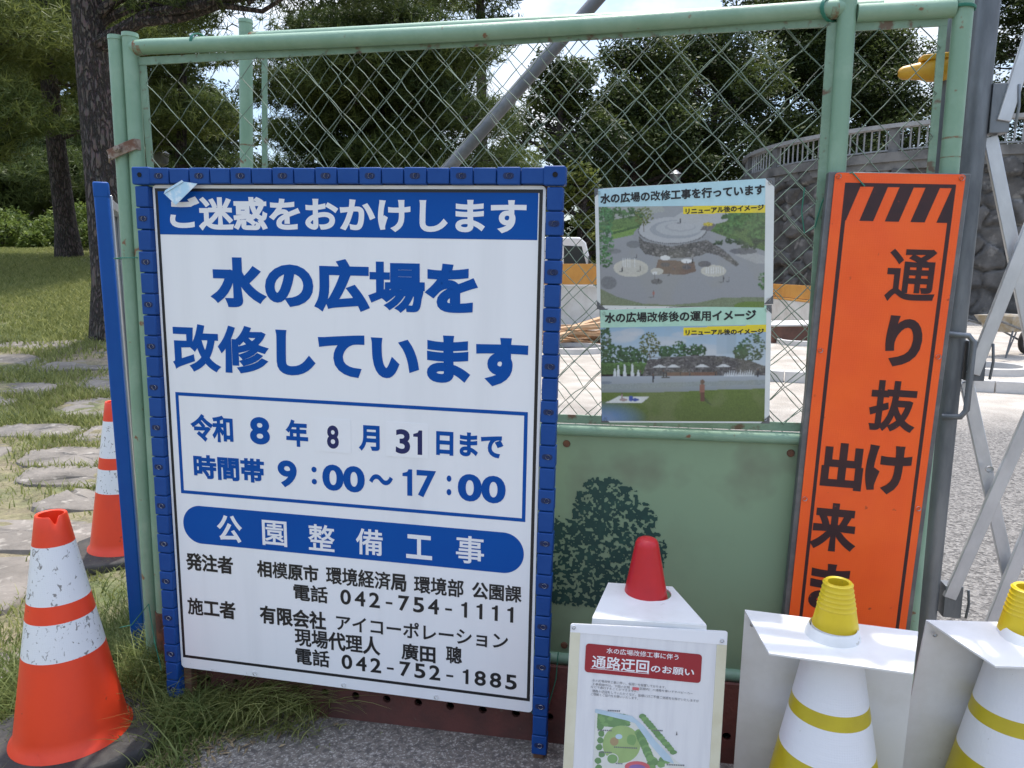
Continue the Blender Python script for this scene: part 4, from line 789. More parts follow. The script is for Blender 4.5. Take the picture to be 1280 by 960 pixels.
for x in (390, 436, 530, 600): g.poly([(x - 25, 693), (x + 25, 693), (x + 4, 683), (x - 4, 683)], (.52, .53, .52), .03); g.rect(x - 1, 690, x + 1, 722, (.10, .10, .10))
for x, h_ in ((238, 26), (250, 36), (272, 40), (298, 42), (318, 20)): g.poly([(x - 6, 720), (x + 6, 720), (x + 2, 720 - h_), (x - 2, 720 - h_)], (.60, .63, .64), .06, .85)
for x in range(605, 702, 7): h_ = g.r.uniform(12, 24); g.poly([(x - 4, 723), (x + 4, 723), (x + 3, 723 - h_)], (.56, .59, .60), .06, .8)
g.poly([(205, 810), (330, 810), (355, 790), (250, 788)], (.56, .57, .54), .04); g.man(262, 802, 24, (.30, .2, .2)); g.ell(266, 800, 14, 5, (.3, .22, .2)); g.ell(292, 796, 8, 9, (.04, .08, .30)); g.ell(306, 800, 14, 5, (.04, .07, .25)); g.poly([(524, 784), (534, 784), (566, 820), (548, 812)], (.035, .055, .02), .1, .8)
for x, y, h_, c in ((532, 806, 72, (.22, .10, .07)), (368, 742, 28, (.03, .03, .04)), (403, 728, 28, (.04, .04, .05)), (412, 726, 20, (.03, .03, .04)), (460, 720, 16, (.05, .04, .04)), (712, 726, 26, (.03, .03, .04)), (325, 722, 20, (.05, .05, .06)), (490, 720, 14, (.10, .10, .10)), (575, 722, 16, (.05, .05, .05))): g.man(x, y, h_, c)
g.rect(395, 724, 425, 729, (.05, .05, .06)); g.soft(1); g.poly([(470, 588), (735, 582), (735, 558), (470, 563)], (.66, .52, .02), .02); g.fade(1.12, .01); g.build(p2, f2_, -.0006, M['ink'])
mb = MB(); letter(mb, '水の広場改修後の運用イメージ', [-.2098, .1843, .1190, .1470], -.0012, .040); letter(mb, 'リニューアル後のイメージ', [.0043, .2046, .0812, .0970], -.0012, .040); mb.build('lettering', M['black_print'], p2, smooth=False)

# ------------------------------------------------------------------ traffic cones
def cone_profile(bands, z0, z1, r0, r1, lip=.012, tip=True):
    """bands: list of (z_top, mat) from bottom to top"""
    pr = [(r0 + .014, z0, bands[0][1]), (r0 + .012, z0 + .010, bands[0][1]), (r0, z0 + .022, bands[0][1])]
    rad = lambda z: r0 + (r1 - r0) * (z - z0 - .022) / (z1 - z0 - .022)
    z = z0 + .022
    for zt_, m_ in bands:
        n = max(1, int((zt_ - z) / .03)); 
        for k in range(1, n + 1): pr.append((rad(z + (zt_ - z) * k / n), z + (zt_ - z) * k / n, m_))
        z = zt_
    # material of a ring belongs to its start: shift
    out = []
    for i, p in enumerate(pr):
        m_ = pr[min(i + 1, len(pr) - 1)][2]; out.append((p[0], p[1], m_))
    out += [(r1 - .002, z1 + .003, bands[-1][1]), (r1 - .008, z1 + .001, bands[-1][1]), (r1 - .006, z1 - .12, bands[-1][1])]
    return out
def rubber_base(w, h, ch=.06):
    p = [(-w / 2 + ch, -w / 2), (w / 2 - ch, -w / 2), (w / 2, -w / 2 + ch), (w / 2, w / 2 - ch), (w / 2 - ch, w / 2), (-w / 2 + ch, w / 2), (-w / 2, w / 2 - ch), (-w / 2, -w / 2 + ch)]
    mb = MB(); n = 8; lv = [(1.0, 0), (1.0, h * .55), (.965, h), (.80, h + .006)]
    for s_, z in lv: mb.v += [(x * s_, y * s_, z) for x, y in p]
    for i in range(3): mb.f += [(i * n + k, i * n + (k + 1) % n, (i + 1) * n + (k + 1) % n, (i + 1) * n + k) for k in range(n)]
    mb.f.append(tuple(range(3 * n, 4 * n))); mb.m = [0] * len(mb.f); return mb
def orange_cone(loc, rz, label):
    c = empty('traffic_cone', loc, (0, 0, rz), label, 'traffic cone', 'orange traffic cones with white bands')
    rubber_base(.43, .034).build('rubber_base', M['rubber'], c, bevel=.006)
    mb = MB(); n = 56; mb.lathe(cone_profile([(.305, 0), (.41, 1), (.46, 0), (.62, 1), (.70, 0)], .034, .70, .147, .040), n)
    for i, v_ in enumerate(mb.v):
        if v_[2] > .60 and math.hypot(v_[0], v_[1]) < .06:                                   # torn notch in the lip
            a = math.degrees(math.atan2(v_[1], v_[0])); d = abs((a + 80 + 180) % 360 - 180)
            if d < 20 and v_[2] > .68: mb.v[i] = (v_[0], v_[1], v_[2] - .026 * (1 - d / 20))
    mb.build('cone_body', [M['cone_orange'], M['band_white']], c); return c
oc = orange_cone((-1.292, 1.982, .004), .62, 'near orange cone with scuffed white bands and a torn lip')
oc2 = copy_tree(oc); oc2.scale = (1.07, 1.07, 1.07); oc2.location = (-1.885, 3.44, float(gh(-1.885, 3.44)) + .012); oc2.rotation_euler = (0, 0, 2.0); oc2['label'] = 'orange cone farther back on the stone paving, half hidden by the blue board edge'
def flap_board(parent, wf, wn, dep, fold_far, zf, bh, lean, wb, hole_y, collar=True, hx=0, r=.052):
    """folded white sheet: flap with a hole for the cone, board hanging from its wide edge"""
    s = 1 if fold_far else -1
    A, B = (wf / 2, dep / 2 * s), (wn / 2, -dep / 2 * s)
    out_ = [(-A[0], A[1]), (A[0], A[1]), (B[0], B[1]), (-B[0], B[1])]
    if A[1] > B[1]: out_ = out_[::-1]
    # resample outline to n points around hole
    n = 40; pts = []
    for k_ in range(n):
        a = 2 * math.pi * k_ / n; d = Vector((math.cos(a), math.sin(a))); c = Vector((hx, hole_y)); best = 9
        for i in range(4):
            p, q = Vector(out_[i]), Vector(out_[(i + 1) % 4]); e = q - p; den = d.x * e.y - d.y * e.x
            if abs(den) < 1e-9: continue
            t = ((p.x - c.x) * e.y - (p.y - c.y) * e.x) / den; u = ((p.x - c.x) * d.y - (p.y - c.y) * d.x) / den
            if t > 0 and -1e-6 <= u <= 1 + 1e-6: best = min(best, t)
        pts.append((c.x + d.x * best, c.y + d.y * best))
    for p in out_:
        j = min(range(n), key=lambda i_: (pts[i_][0] - p[0]) ** 2 + (pts[i_][1] - p[1]) ** 2); pts[j] = p
    inn = [(hx + r * math.cos(2 * math.pi * k_ / n), hole_y + r * math.sin(2 * math.pi * k_ / n)) for k_ in range(n)]
    mid = [((a[0] + b[0]) / 2, (a[1] + b[1]) / 2) for a, b in zip(pts, inn)]
    mb = MB(); t = .004
    rows = [(pts, 0), (inn, 0), (inn, t), (inn, t + .018), ]
    col = [((.049) * math.cos(2 * math.pi * k_ / n), hole_y + .049 * math.sin(2 * math.pi * k_ / n)) for k_ in range(n)]
    wide = [((.058) * math.cos(2 * math.pi * k_ / n), hole_y + .058 * math.sin(2 * math.pi * k_ / n)) for k_ in range(n)]
    rows = [(pts, 0), (pts, t), (wide, t + .001), (inn, t + .016), (col, t + .022), (col, -.004), (wide, -.001), (pts, 0)]
    if not collar: rows = [(pts, 0), (pts, t), (inn, t), (inn, 0), (pts, 0)]
    for rr, z in rows: mb.v += [(p[0], p[1], z) for p in rr]
    for i in range(len(rows) - 1): mb.f += [(i * n + k_, i * n + (k_ + 1) % n, (i + 1) * n + (k_ + 1) % n, (i + 1) * n + k_) for k_ in range(n)]
    mb.m = [0] * len(mb.f)
    fl = mb.build('flap', M['white_plastic'], parent, (0, 0, zf))
    mb = MB(); mb.prism([(-wb / 2, -bh), (wb / 2, -bh), (wf / 2, 0), (-wf / 2, 0)], -.002, .002)
    bo = mb.build('board', M['white_plastic'], parent, (0, dep / 2 * s + .002 * s, zf + .003), (lean * s, 0, 0)); return fl, bo
def yellow_cone(loc, label):
    c = empty('traffic_cone', loc, (0, 0, 0), label, 'traffic cone', 'yellow and white traffic cones'); rubber_base(.38, .028).build('rubber_base', M['rubber'], c, bevel=.006)
    pr = cone_profile([(.312, 2), (.397, 1), (.430, 2), (.60, 1), (.70, 0)], .034, .70, .150, .0295)
    pr2 = []
    for i, p in enumerate(pr):       # moulded rings near the tip
        pr2.append(p)
    rings = []
    for p in pr2:
        if .60 < p[1] < .699 and p[0] > .03: continue
        rings.append(p)
    k_ = next(i for i, p in enumerate(rings) if p[1] >= .70); ins = []
    for z in np.arange(.604, .698, .0025):
        r_ = .150 + (.0295 - .150) * (z - .056) / (.70 - .056)
        if z > .640: r_ += .0012 if (int(round((z - .64) / .0025)) % 4 == 3) else 0
        ins.append((r_, z, 0))
    ins += [(.0315, .699, 0)]
    rings = rings[:k_] + ins + rings[k_:]
    mb = MB(); mb.lathe(rings, 48); mb.build('cone_body', [M['cone_yellow'], M['band_clean'], M['yellow_band']], c); return c
YC = (.7153, 1.5284, .003)
yellow_cone(YC, 'yellow-tipped cone under the white flap in front of the orange sign')
y2 = yellow_cone((1.112, 1.500, .003), 'yellow-tipped cone cut off by the right edge, in front of the lattice gate')
b1 = empty('cone_board', (.702, 1.507, 0), (.03, 0, -.292), 'white folded board hung on the yellow cone in front of the orange sign', 'sign board', 'white folded boards hung on cones'); flap_board(b1, .366, .272, .182, True, .583, .56, .10, .38, .026)
b2 = empty('cone_board', (1.116, 1.478, .008), (.03, 0, -.06), 'white folded board hung on the yellow cone by the lattice gate', 'sign board', 'white folded boards hung on cones'); flap_board(b2, .366, .272, .182, True, .583, .56, .10, .40, .024)
for b_ in (b1, b2):
    for x_ in (-1, 1): screw(b_, x_ * .165, .086, .555, .8).name = 'fastener'
# red cone with the laminated notice
rc = empty('traffic_cone', (.338, 1.760, .003), (0, 0, 0), 'red cone poking through the white board that carries the map notice', 'traffic cone'); rubber_base(.38, .028).build('rubber_base', M['rubber'], rc, bevel=.006)
mb = MB(); pr = cone_profile([(.695, 0)], .034, .695, .150, .030)[:-3] + [(.0285, .703, 0), (.024, .711, 0), (.014, .716, 0), (.0005, .717, 0)]; mb.lathe(pr, 44); mb.build('cone_body', M['cone_red'], rc)
b3 = empty('cone_board', (.305, 1.705, 0), (0, R(2), -.07), 'white folded board on the red cone, carrying the map notice', 'sign board', 'white folded boards hung on cones')
fl, bo = flap_board(b3, .262, .165, .200, False, .572, .54, .12, .33, .055, False, .026, .047)
NL = Vector((.3157, 1.5876, .5655)); NRt = (-.1208, .0494, -.0073)
N_ = empty('map_notice', NL, NRt, 'laminated park map notice with a dark red heading on the white board', 'notice')
mb = MB().prism(rrect(-.181, .181, -.50, .002, .006), 0, .003); sheet_o = mb.build('sheet', M['paper'], N_)
MB().prism([(-.181, -.48), (-.158, -.48), (-.158, -.018), (-.181, -.018)], -.0012, -.0002).build('tape_strip', M['tape'], N_, smooth=False); mb = MB(); mb.prism([(.1575, -.48), (.1805, -.48), (.1805, -.03), (.1575, -.03)], -.0012, -.0002); mb.build('tape_strip', M['tape'], N_, smooth=False)
mb = MB(); mb.prism([(-.18, -.018), (.18, -.030), (.18, .0005), (-.18, .0005)], -.0008, -.0002); mb.build('pocket_edge', M['white_print'], N_, smooth=False)
screw(N_, -.1736, -.003, -.006, .7).name = 'fastener'; screw(N_, .1683, -.003, -.020, .7).name = 'fastener'
def sk(x, z): return (x, z - .048 * (x + .14))            # the printed page sits slightly askew in its pocket
mb = MB(); mb.flat([sk(x, z) for x, z in rrect(-.1435, .125, -.109, -.042, .008)], -.0010); hd = mb.build('heading_panel', M['header_red'], N_, smooth=False)
def letter_sk(mb, s, box, y, bold, res=2, **k_):
    n0 = len(mb.v); letter(mb, s, [box[0], box[1], box[2] + .048 * ((box[0] + box[1]) / 2 + .14), box[3] + .048 * ((box[0] + box[1]) / 2 + .14)], y, bold, res=res, **k_); mb.v[n0:] = [(v[0], v[1], v[2] - .048 * (v[0] + .14)) for v in mb.v[n0:]]
mb = MB(); letter_sk(mb, '水の広場改修工事に伴う', [-.0952, .0712, -.0666, -.0534], -.0012, .014); letter_sk(mb, '通路迂回', [-.1275, .0045, -.1014, -.0713], -.0012, .02); letter_sk(mb, 'のお願い', [.0088, .1089, -.1041, -.0866], -.0012, .02)
mb.flat([(-.1294, -.0999), (.0054, -.1064), (.0054, -.1052), (-.1294, -.0987)], -.0012); mb.build('white_lettering', M['white_print'], N_, smooth=False)
mb = MB()
for s, b in [('水の広場改修工事に伴い、仮囲いを設置しております。', [-.1244, .046, -.1347, -.1284]), ('工事期間中は、下図の区間（　　区間内）の通路を車いすやベビーカー', [-.124, .109, -.1444, -.1384]), ('などで通行することができません。', [-.127, -.0175, -.1483, -.1424]), ('通路の迂回をしていただくなど、皆様にはご不便ご迷惑をお掛けいたしますが', [-.1232, .1239, -.1612, -.1545]), ('ご理解とご協力をお願いいたします。', [-.1261, -.0166, -.1652, -.159])]: letter_sk(mb, s, b, -.0010, 0, 1)
mb.build('small_lettering', M['grey_print'], N_, smooth=False)
mn = ['m_green', 'm_green2', 'm_lawn', 'm_river', 'm_red', 'm_purple', 'm_path', 'm_brown', 'grey_print']
g = Pic(mn, lambda x, z: (x, z)); g.y = -.0010
g.poly([(-.1105, -.40), (.11, -.40), (.104, -.3226), (.0745, -.3028), (.0303, -.2591), (-.0244, -.2125), (-.1139, -.1945)], 'm_path')
def mpoly(pts, m): g.poly(pts, m)
def blob(cx, cz, rx, rz, m): g.poly([(cx + rx * random.uniform(.85, 1.1) * math.cos(a), cz + rz * random.uniform(.85, 1.1) * math.sin(a)) for a in np.linspace(0, 6.283, 12, endpoint=False)], m)
mpoly([(-.108, -.232), (-.06, -.236), (-.03, -.222), (-.06, -.21), (-.108, -.203)], 'm_green')
for _ in range(26): blob(random.uniform(-.104, -.035), random.uniform(-.230, -.206), .007, .005, random.choice(['m_green', 'm_green2']))
g.ell(-.0488, .2737 * -1, .044, -.044, 'm_lawn', 30); g.ell(-.066, -.268, .010, -.010, 'm_brown'); g.ell(-.056, -.256, .008, -.006, 'm_river'); blob(-.026, -.262, .012, .014, 'm_green2'); 
for k_ in range(10): blob(-.098 + random.uniform(-.006, .006), -.235 - k_ * .016, .008, .008, 'm_green')
for a in np.linspace(0, 1, 14): blob(-.016 + .075 * a + .012, -.222 - .080 * a + .016, .009, .006, random.choice(['m_green', 'm_green2'])); blob(-.016 + .03 * a + .006, -.245 - .06 * a, .010, .010, random.choice(['m_green', 'm_green2', 'm_green']))
for _ in range(14): blob(random.uniform(.02, .06), random.uniform(-.345, -.305), .009, .008, random.choice(['m_green', 'm_green2']))
g.ell(-.068, -.309, .014, -.013, 'm_path'); g.ell(-.068, -.309, .012, -.011, 'm_green2')
mpoly([(-.1139, -.2029), (-.0415, -.2169), (-.0203, -.2228), (.0171, -.2704), (.0504, -.3058), (.0751, -.3134), (.0655, -.2962), (.0305, -.2626), (.0008, -.2288), (-.0282, -.2063), (-.1139, -.1941)], 'm_river')
g.ell(-.0094, -.3255, .0295, -.014, 'm_red'); g.ell(-.0094, -.328, .02, -.009, 'm_purple'); g.poly([(-.031, -.1452), (-.016, -.1459), (-.016, -.1390), (-.031, -.1383)], 'm_red')
for X_, z, w in ((-.106, -.243, .034), (-.066, -.281, .055), (-.099, -.2943, .033), (.058, -.316, .044), (.02, -.237, .028), (-.06, -.319, .018), (-.085, -.196, .032)):
    for k_ in range(int(w / .0042)): g.rect(X_ + k_ * .0042, z - .0016, X_ + k_ * .0042 + .003, z + .0016, 'grey_print')
g.poly([(.075, -.246), (.079, -.246), (.077, -.236)], 'grey_print')
g.build(N_, 'map')

# ------------------------------------------------------------------ folding lattice gate
G = empty('lattice_gate', (1.283, 2.12, 0), (0, 0, FR), 'folding aluminium lattice gate hinged on a galvanised round post', 'gate')
gp = MB().tube([(-.018, 0, .02), (-.008, 0, 1.2), (.004, 0, 2.5)], .031, 24).build('gate_post', M['galv'], G)
for z, h_ in ((1.815, .13), (1.123, .115), (.392, .10)): mb = MB(); mb.box((.05, 0, z), (.05, .045, h_)); mb.tube([(.085, -.03, z + h_ * .45), (.09, -.03, z), (.085, -.03, z - h_ * .45)], .004, 8); mb.build('hinge_bracket', M['galv'], G, bevel=.003)
mb = MB(); pts = [(-.035, -.03, 1.20), (.012, -.052, 1.197), (.026, -.052, 1.180), (.024, -.052, .985), (.010, -.052, .965), (-.03, -.03, .96)]; mb.tube(pts, .0085, 12); mb.build('handle', M['galv'], gp)
def lattice_bar(a, c, y, w=.036):
    A, B = Vector((a[0], y, a[1])), Vector((c[0], y, c[1])); d = B - A; L_ = d.length; ang = math.atan2(d.x, d.z); mb = MB(); mb.box((0, 0, L_ / 2), (w, .014, L_)); mb.build('lattice_bar', M['alu'], G, A, (0, ang, 0), bevel=.002)
gl = lambda X_, z: ((X_ - 1.283) * 1.018 , z)
for a, c, y in [((1.340, 1.78), (1.46, 2.35), -.022), ((1.322, 1.745), (1.60, .74), .006), ((1.325, 1.085), (1.60, 2.14), -.022), ((1.3214, 1.06), (1.62, -.01), .006), ((1.32, .405), (1.66, 1.595), -.022), ((1.40, .17), (1.70, 1.40), -.022), ((1.50, 2.3), (1.90, .70), .006)]:
    lattice_bar(gl(*a), gl(*c), y)
for X_, z in ((1.445, 1.545), (1.388, .81)): screw(G, *(gl(X_, z)[0], -.034, z), 1.6).name = 'pivot_bolt'

# green binding wires
def tie(pts, label): mb = MB(); mb.tube(pts, .0018, 6); tag(mb.build('binding_wire', M['wire_green'], None, F0, FROT), label, 'wire', 'green binding wires')
def ring(cx, cz, r, tilt=.25, y=0, turns=2, axis='z'):
    out_ = []
    for k_ in range(turns * 14 + 1):
        a = 2 * math.pi * k_ / 14; out_.append((cx + r * math.cos(a), y + r * math.sin(a), cz + tilt * r * math.cos(a) + .002 * k_ / 14) if axis == 'z' else (cx + tilt * r * math.cos(a) + .003 * k_ / 14, y + r * math.cos(a), cz + r * math.sin(a)))
    return out_
tie([(-.93 + p[0], p[1], 2.035 + p[2]) for p in ring(0, 0, .024, .5, 0, 3, 'x')], 'green wire wound round the left part of the top rail')
tie(ring(1.11, 2.003, .026, -.1, 0, 3), 'green wire wound round the narrow panel\'s right post')
tie([(.80 + p[0], p[1], 2.02 + p[2]) for p in ring(0, 0, .027, .9, 0, 3, 'x')], 'green wire tying the top rail to the middle post')
tie(ring(-1.205, 1.415, .047, .02, 0, 1), 'green wire loop round the double post beside the white board')
tie([(.90, -.06, 1.585), (.87, -.055, 1.62), (.83, -.03, 1.60), (.812, -.01, 1.55), (.80, -.006, 1.49), (.775, -.006, 1.475), (.765, -.006, 1.53), (.768, -.01, 1.59)], 'green wire looping from the orange sign\'s upper left corner')
tie([(.08, -.13, .12), (.105, -.14, .10), (.13, -.135, .14), (.15, -.115, .22), (.155, -.11, .30)], 'green wire hanging loose at the white board\'s right foot')
tie([(-1.34, -.02, .19), (-1.27, -.05, .22), (-1.20, -.05, .30), (-1.15, -.1, .20), (-1.11, -.13, .12)], 'green wire tied low round the left posts')

# ------------------------------------------------------------------ construction yard
# round stone terrace wall
def terrace():
    cx, cy, r, h = 14.85, 26.2, 6.65, 4.35; n, m = 420, 84; a0, a1 = R(140), R(335); cells = []
    rr = np.random.default_rng(3); ca = []; 
    z = 0.
    while z < h + .3:
        hh = rr.uniform(.28, .62); s = rr.uniform(0, .5)
        while s < r * (a1 - a0) + .5: w = rr.uniform(.3, 1.1); ca.append((s + w / 2, z + hh / 2 + rr.normal(0, .13))); s += w
        z += hh
    ca = np.array(ca); off = rr.uniform(-.07, .10, len(ca)); tlt = rr.normal(0, .09, (len(ca), 2))
    S_ = np.linspace(0, r * (a1 - a0), n); Zs = np.linspace(-.1, h, m); SS, ZZ = np.meshgrid(S_, Zs)
    q = np.stack([SS + .1 * np.sin(ZZ * 5 + SS * 2.1), ZZ * 1.15 + .08 * np.sin(SS * 4.3)], -1).reshape(-1, 1, 2); cc = ca[None] * np.array([1, 1.15]); dd = ((q - cc) ** 2).sum(-1); o2 = np.argsort(dd, 1)[:, :2]; d1 = np.sqrt(np.take_along_axis(dd, o2[:, :1], 1))[:, 0]; d2 = np.sqrt(np.take_along_axis(dd, o2[:, 1:2], 1))[:, 0]
    e = np.clip((d2 - d1) / .10, 0, 1); disp = (off[o2[:, 0]] + ((q[:, 0] - cc[0, o2[:, 0]]) * tlt[o2[:, 0]]).sum(-1)) * e - .13 * (1 - e) + .012 * np.sin(SS.ravel() * 31) * np.sin(ZZ.ravel() * 27)
    A = a0 + SS.ravel() / r; rad = r + disp + (h - ZZ.ravel()) * .04
    V = np.stack([cx + rad * np.cos(A), cy + rad * np.sin(A), ZZ.ravel()], -1); ix = np.arange(n * m).reshape(m, n); F = np.stack([ix[:-1, :-1], ix[:-1, 1:], ix[1:, 1:], ix[1:, :-1]], -1).reshape(-1, 4)
    t = empty('stone_wall', (cx, cy, 0), (0, 0, 0), 'curved dark boulder wall of the raised round terrace, topped by a railing', 'wall')
    o = big_mesh('stonework', V - np.array([cx, cy, 0]), F, 4, M['rock'], t)
    def arc(mb, r_in, r_out, z0, z1, n=90, b0=a0, b1=a1):
        vs = []; 
        for k_ in range(n + 1):
            a = b0 + (b1 - b0) * k_ / n; vs += [(r_in * math.cos(a), r_in * math.sin(a), z0), (r_out * math.cos(a), r_out * math.sin(a), z0), (r_out * math.cos(a), r_out * math.sin(a), z1), (r_in * math.cos(a), r_in * math.sin(a), z1)]
        fs = []
        for k_ in range(n):
            for j in range(4): j2 = (j + 1) % 4; fs.append((k_ * 4 + j, (k_ + 1) * 4 + j, (k_ + 1) * 4 + j2, k_ * 4 + j2))
        fs += [(0, 1, 2, 3), (n * 4 + 3, n * 4 + 2, n * 4 + 1, n * 4)]; mb.add(vs, fs)
    mb = MB(); arc(mb, r - .5, r + .10, h, 4.60); arc(mb, r - .45, r + .04, h - .22, h + .002); mb.build('coping', M['concrete_old'], t)
    mb = MB(); arc(mb, r - .30, r - .02, 5.27, 5.38); arc(mb, r - .2, r - .1, 4.66, 4.70); mb.build('handrail', M['rail_white'], t)
    n_ = 110; mb = MB(); mp_ = MB()
    for k_ in range(n_):
        a = a0 + (a1 - a0) * (k_ + .5) / n_; p = ((r - .15) * math.cos(a), (r - .15) * math.sin(a))
        if k_ % 10 == 0: mp_.box((p[0], p[1], 4.93), (.17, .26, .66), 0, (0, 0, a))
        else: mb.tube([(p[0], p[1], 4.69), (p[0], p[1], 5.26)], .024, 6)
    mb.build('balusters', M['rail_white'], t); mp_.build('pillars', M['concrete_old'], t)
    mb = MB(); k_ = 60; vs = [((r - .3) * math.cos(2 * math.pi * i / k_), (r - .3) * math.sin(2 * math.pi * i / k_), h + .02) for i in range(k_)]; mb.add(vs, [tuple(range(k_))]); mb.build('terrace_floor', M['concrete_old'], t, smooth=False)
terrace()
# orange formwork
mb = MB(); mb.box((0, 0, .83), (.03, 14, .34)); mb.box((-.02, 0, .62), (.08, 14, .05)); mb.box((-.03, 0, .3), (.05, 13.9, .58), 1); tag(mb.build('formwork_board', [M['ply_orange'], M['tarp']], None, (7.3, 19.0, 0), bevel=.004), 'long orange plywood form running along the foot of the stone wall', 'formwork', 'orange form boards')
mb = MB(); mb.box((0, 0, 1.28), (4.5, .03, .50)); mb.box((0, -.02, .98), (4.5, .06, .05), 1); mb.box((0, .0, .48), (4.5, .05, .95), 1); tag(mb.build('formwork_board', [M['ply_orange'], M['tarp']], None, (1.6, 18.2, 0), bevel=.004), 'orange form board over white sheeting in front of the truck', 'formwork', 'orange form boards')
mb = MB(); mb.box((0, 0, .16), (2.2, 1.0, .32)); mb.box((0, 0, .34), (2.25, 1.05, .04), 1); tag(mb.build('timber_crate', [M['dark_timber'], M['tarp']], None, (6.0, 14.6, 0), (0, 0, .1), bevel=.01), 'low dark timber crate under a pale sheet by the form', 'crate')
pl = None
for i in range(14):
    z = .05 + .085 * (i // 3); o = MB().box((0, 0, 0), (random.uniform(2.2, 3.4), .14, .05)).build('timber_plank', M['timber'], None, (1.25 + random.uniform(-.25, .25), 14.0 + random.uniform(-.8, .8), z), (random.uniform(-.06, .06), random.uniform(-.12, .12), random.choice([.2, .9, -.5, .45]) + random.uniform(-.3, .3)))
    tag(o, 'rough timber plank tossed on the heap beyond the mesh', 'plank', 'timber planks in a heap')
def pit(x, y, r, label, h=.09):
    t = empty('manhole_ring', (x, y, .004), (0, 0, 0), label, 'manhole ring'); mb = MB(); mb.lathe([(r + .08, 0), (r + .075, h), (r, h + .004), (r - .01, .02)], 40); mb.build('concrete_ring', M['concrete_new'], t); mb = MB(); mb.lathe([(r - .008, .022), (.001, .018)], 40); mb.build('fill', M['concrete_old'], t)
pit(1.06, 12.6, .50, 'pale concrete ring in the ground just right of the white board'); pit(5.44, 13.8, .36, 'concrete ring in the ground between the posters and the orange sign'); pit(6.5, 10.0, .42, 'concrete ring in front of the wheelbarrow')
mb = MB(); pts = [(1.8, 9.75), (3.4, 9.1), (5.5, 8.3), (7.6, 7.5)]
for a, b in zip(pts[:-1], pts[1:]): A, B = Vector((*a, .07)), Vector((*b, .07)); d = B - A; mb.box((A + B) / 2, (d.length - .012, .14, .14), 0, (0, 0, math.atan2(d.y, d.x)))
tag(mb.build('kerb', M['concrete_new'], bevel=.008), kind='structure')
mb = MB(); pts = [(3.6, 15.2), (5.2, 15.4), (7.1, 15.3)]
for a, b in zip(pts[:-1], pts[1:]): A, B = Vector((*a, .07)), Vector((*b, .07)); d = B - A; mb.box((A + B) / 2, (d.length - .012, .16, .16), 0, (0, 0, math.atan2(d.y, d.x)))
tag(mb.build('kerb', M['concrete_new'], bevel=.008), kind='structure')
# wheelbarrow
wb = empty('wheelbarrow', (8.0, 11.9, .004), (0, 0, .5), 'muddy one-wheeled wheelbarrow standing on the pale slab', 'wheelbarrow')
mb = MB(); a = [(-.42, -.30), (.38, -.26), (.38, .26), (-.42, .30)]; b = [(-.25, -.19), (.22, -.17), (.22, .17), (-.25, .19)]
mb.v = [(x, y, .66) for x, y in a] + [(x, y, .40) for x, y in b] + [(x * .93, y * .93, .655) for x, y in a] + [(x * .93, y * .93, .42) for x, y in b]
for k_ in range(4): k2 = (k_ + 1) % 4; mb.f += [(k_, 4 + k_, 4 + k2, k2), (8 + k_, 8 + k2, 12 + k2, 12 + k_), (k_, k2, 8 + k2, 8 + k_)]
mb.f += [(4, 7, 6, 5), (12, 13, 14, 15)]; mb.m = [0] * len(mb.f); mb.build('tray', M['barrow'], wb)
mb = MB()
for s in (-1, 1): mb.tube([(.62, s * .07, .20), (.2, s * .2, .40), (-.8, s * .27, .62)], .017, 8); mb.tube([(-.2, s * .2, .42), (-.33, s * .2, .0)], .015, 8); mb.tube([(-.33, s * .2, .01), (-.1, s * .2, .40)], .012, 8)
mb.build('frame', M['galv_dark'], wb)
mb = MB(); pr = []; 
for k_ in range(13): t_ = 2 * math.pi * k_ / 12; pr.append((.165 + .04 * math.cos(t_), .04 * math.sin(t_)))
mb.lathe(pr, 24); mb.lathe([(.13, -.015), (.02, -.03), (.02, .03), (.13, .015)], 24, 1); mb.v = [(p[0] + .62, p[2], p[1] + .205) for p in mb.v]; mb.build('wheel', [M['tyre'], M['galv']], wb)
# small white truck
T = empty('small_truck', (1.15, 20.6, 0), (0, 0, .12), 'small white tipper truck parked behind the orange form board', 'truck')
mb = MB(); mb.prism([(-.7, .62), (.92, .62), (.95, 1.25), (.72, 2.1), (.55, 2.24), (-.7, 2.24)], -.85, .85); cab = mb.build('cab', M['truck_white'], T, bevel=.04)
mb = MB(); mb.prism([(.12, 1.42), (.76, 1.42), (.60, 2.0), (.12, 2.02)], -.858, -.852); mb.build('side_window', M['glass_dark'], cab, smooth=False)
mb = MB(); mb.add([(.962, -.72, 1.33), (.962, .72, 1.33), (.757, .7, 2.06), (.757, -.7, 2.06)], [(0, 1, 2, 3)]); mb.build('windscreen', M['glass_dark'], cab, smooth=False)
mb = MB(); mb.box((-.25, -.857, 1.2), (.16, .02, .035)); mb.build('door_handle', M['galv_dark'], cab)
mb = MB(); mb.box((.78, -1.0, 1.62), (.05, .14, .26)); mb.tube([(.78, -.86, 1.55), (.78, -1.0, 1.6)], .012, 6); mb.build('mirror', M['glass_dark'], cab)
mb = MB(); mb.box((-2.5, 0, 1.22), (3.3, 1.75, .62)); mb.box((-2.5, 0, 1.54), (3.36, 1.82, .05)); mb.box((-2.5, 0, .88), (3.3, 1.7, .06)); mb.build('tipper_body', M['truck_white'], T, bevel=.02)
mb = MB(); mb.box((-1.6, 0, .68), (4.6, .8, .2)); mb.box((.86, 0, .55), (.2, 1.6, .2)); mb.build('chassis', M['galv_dark'], T)
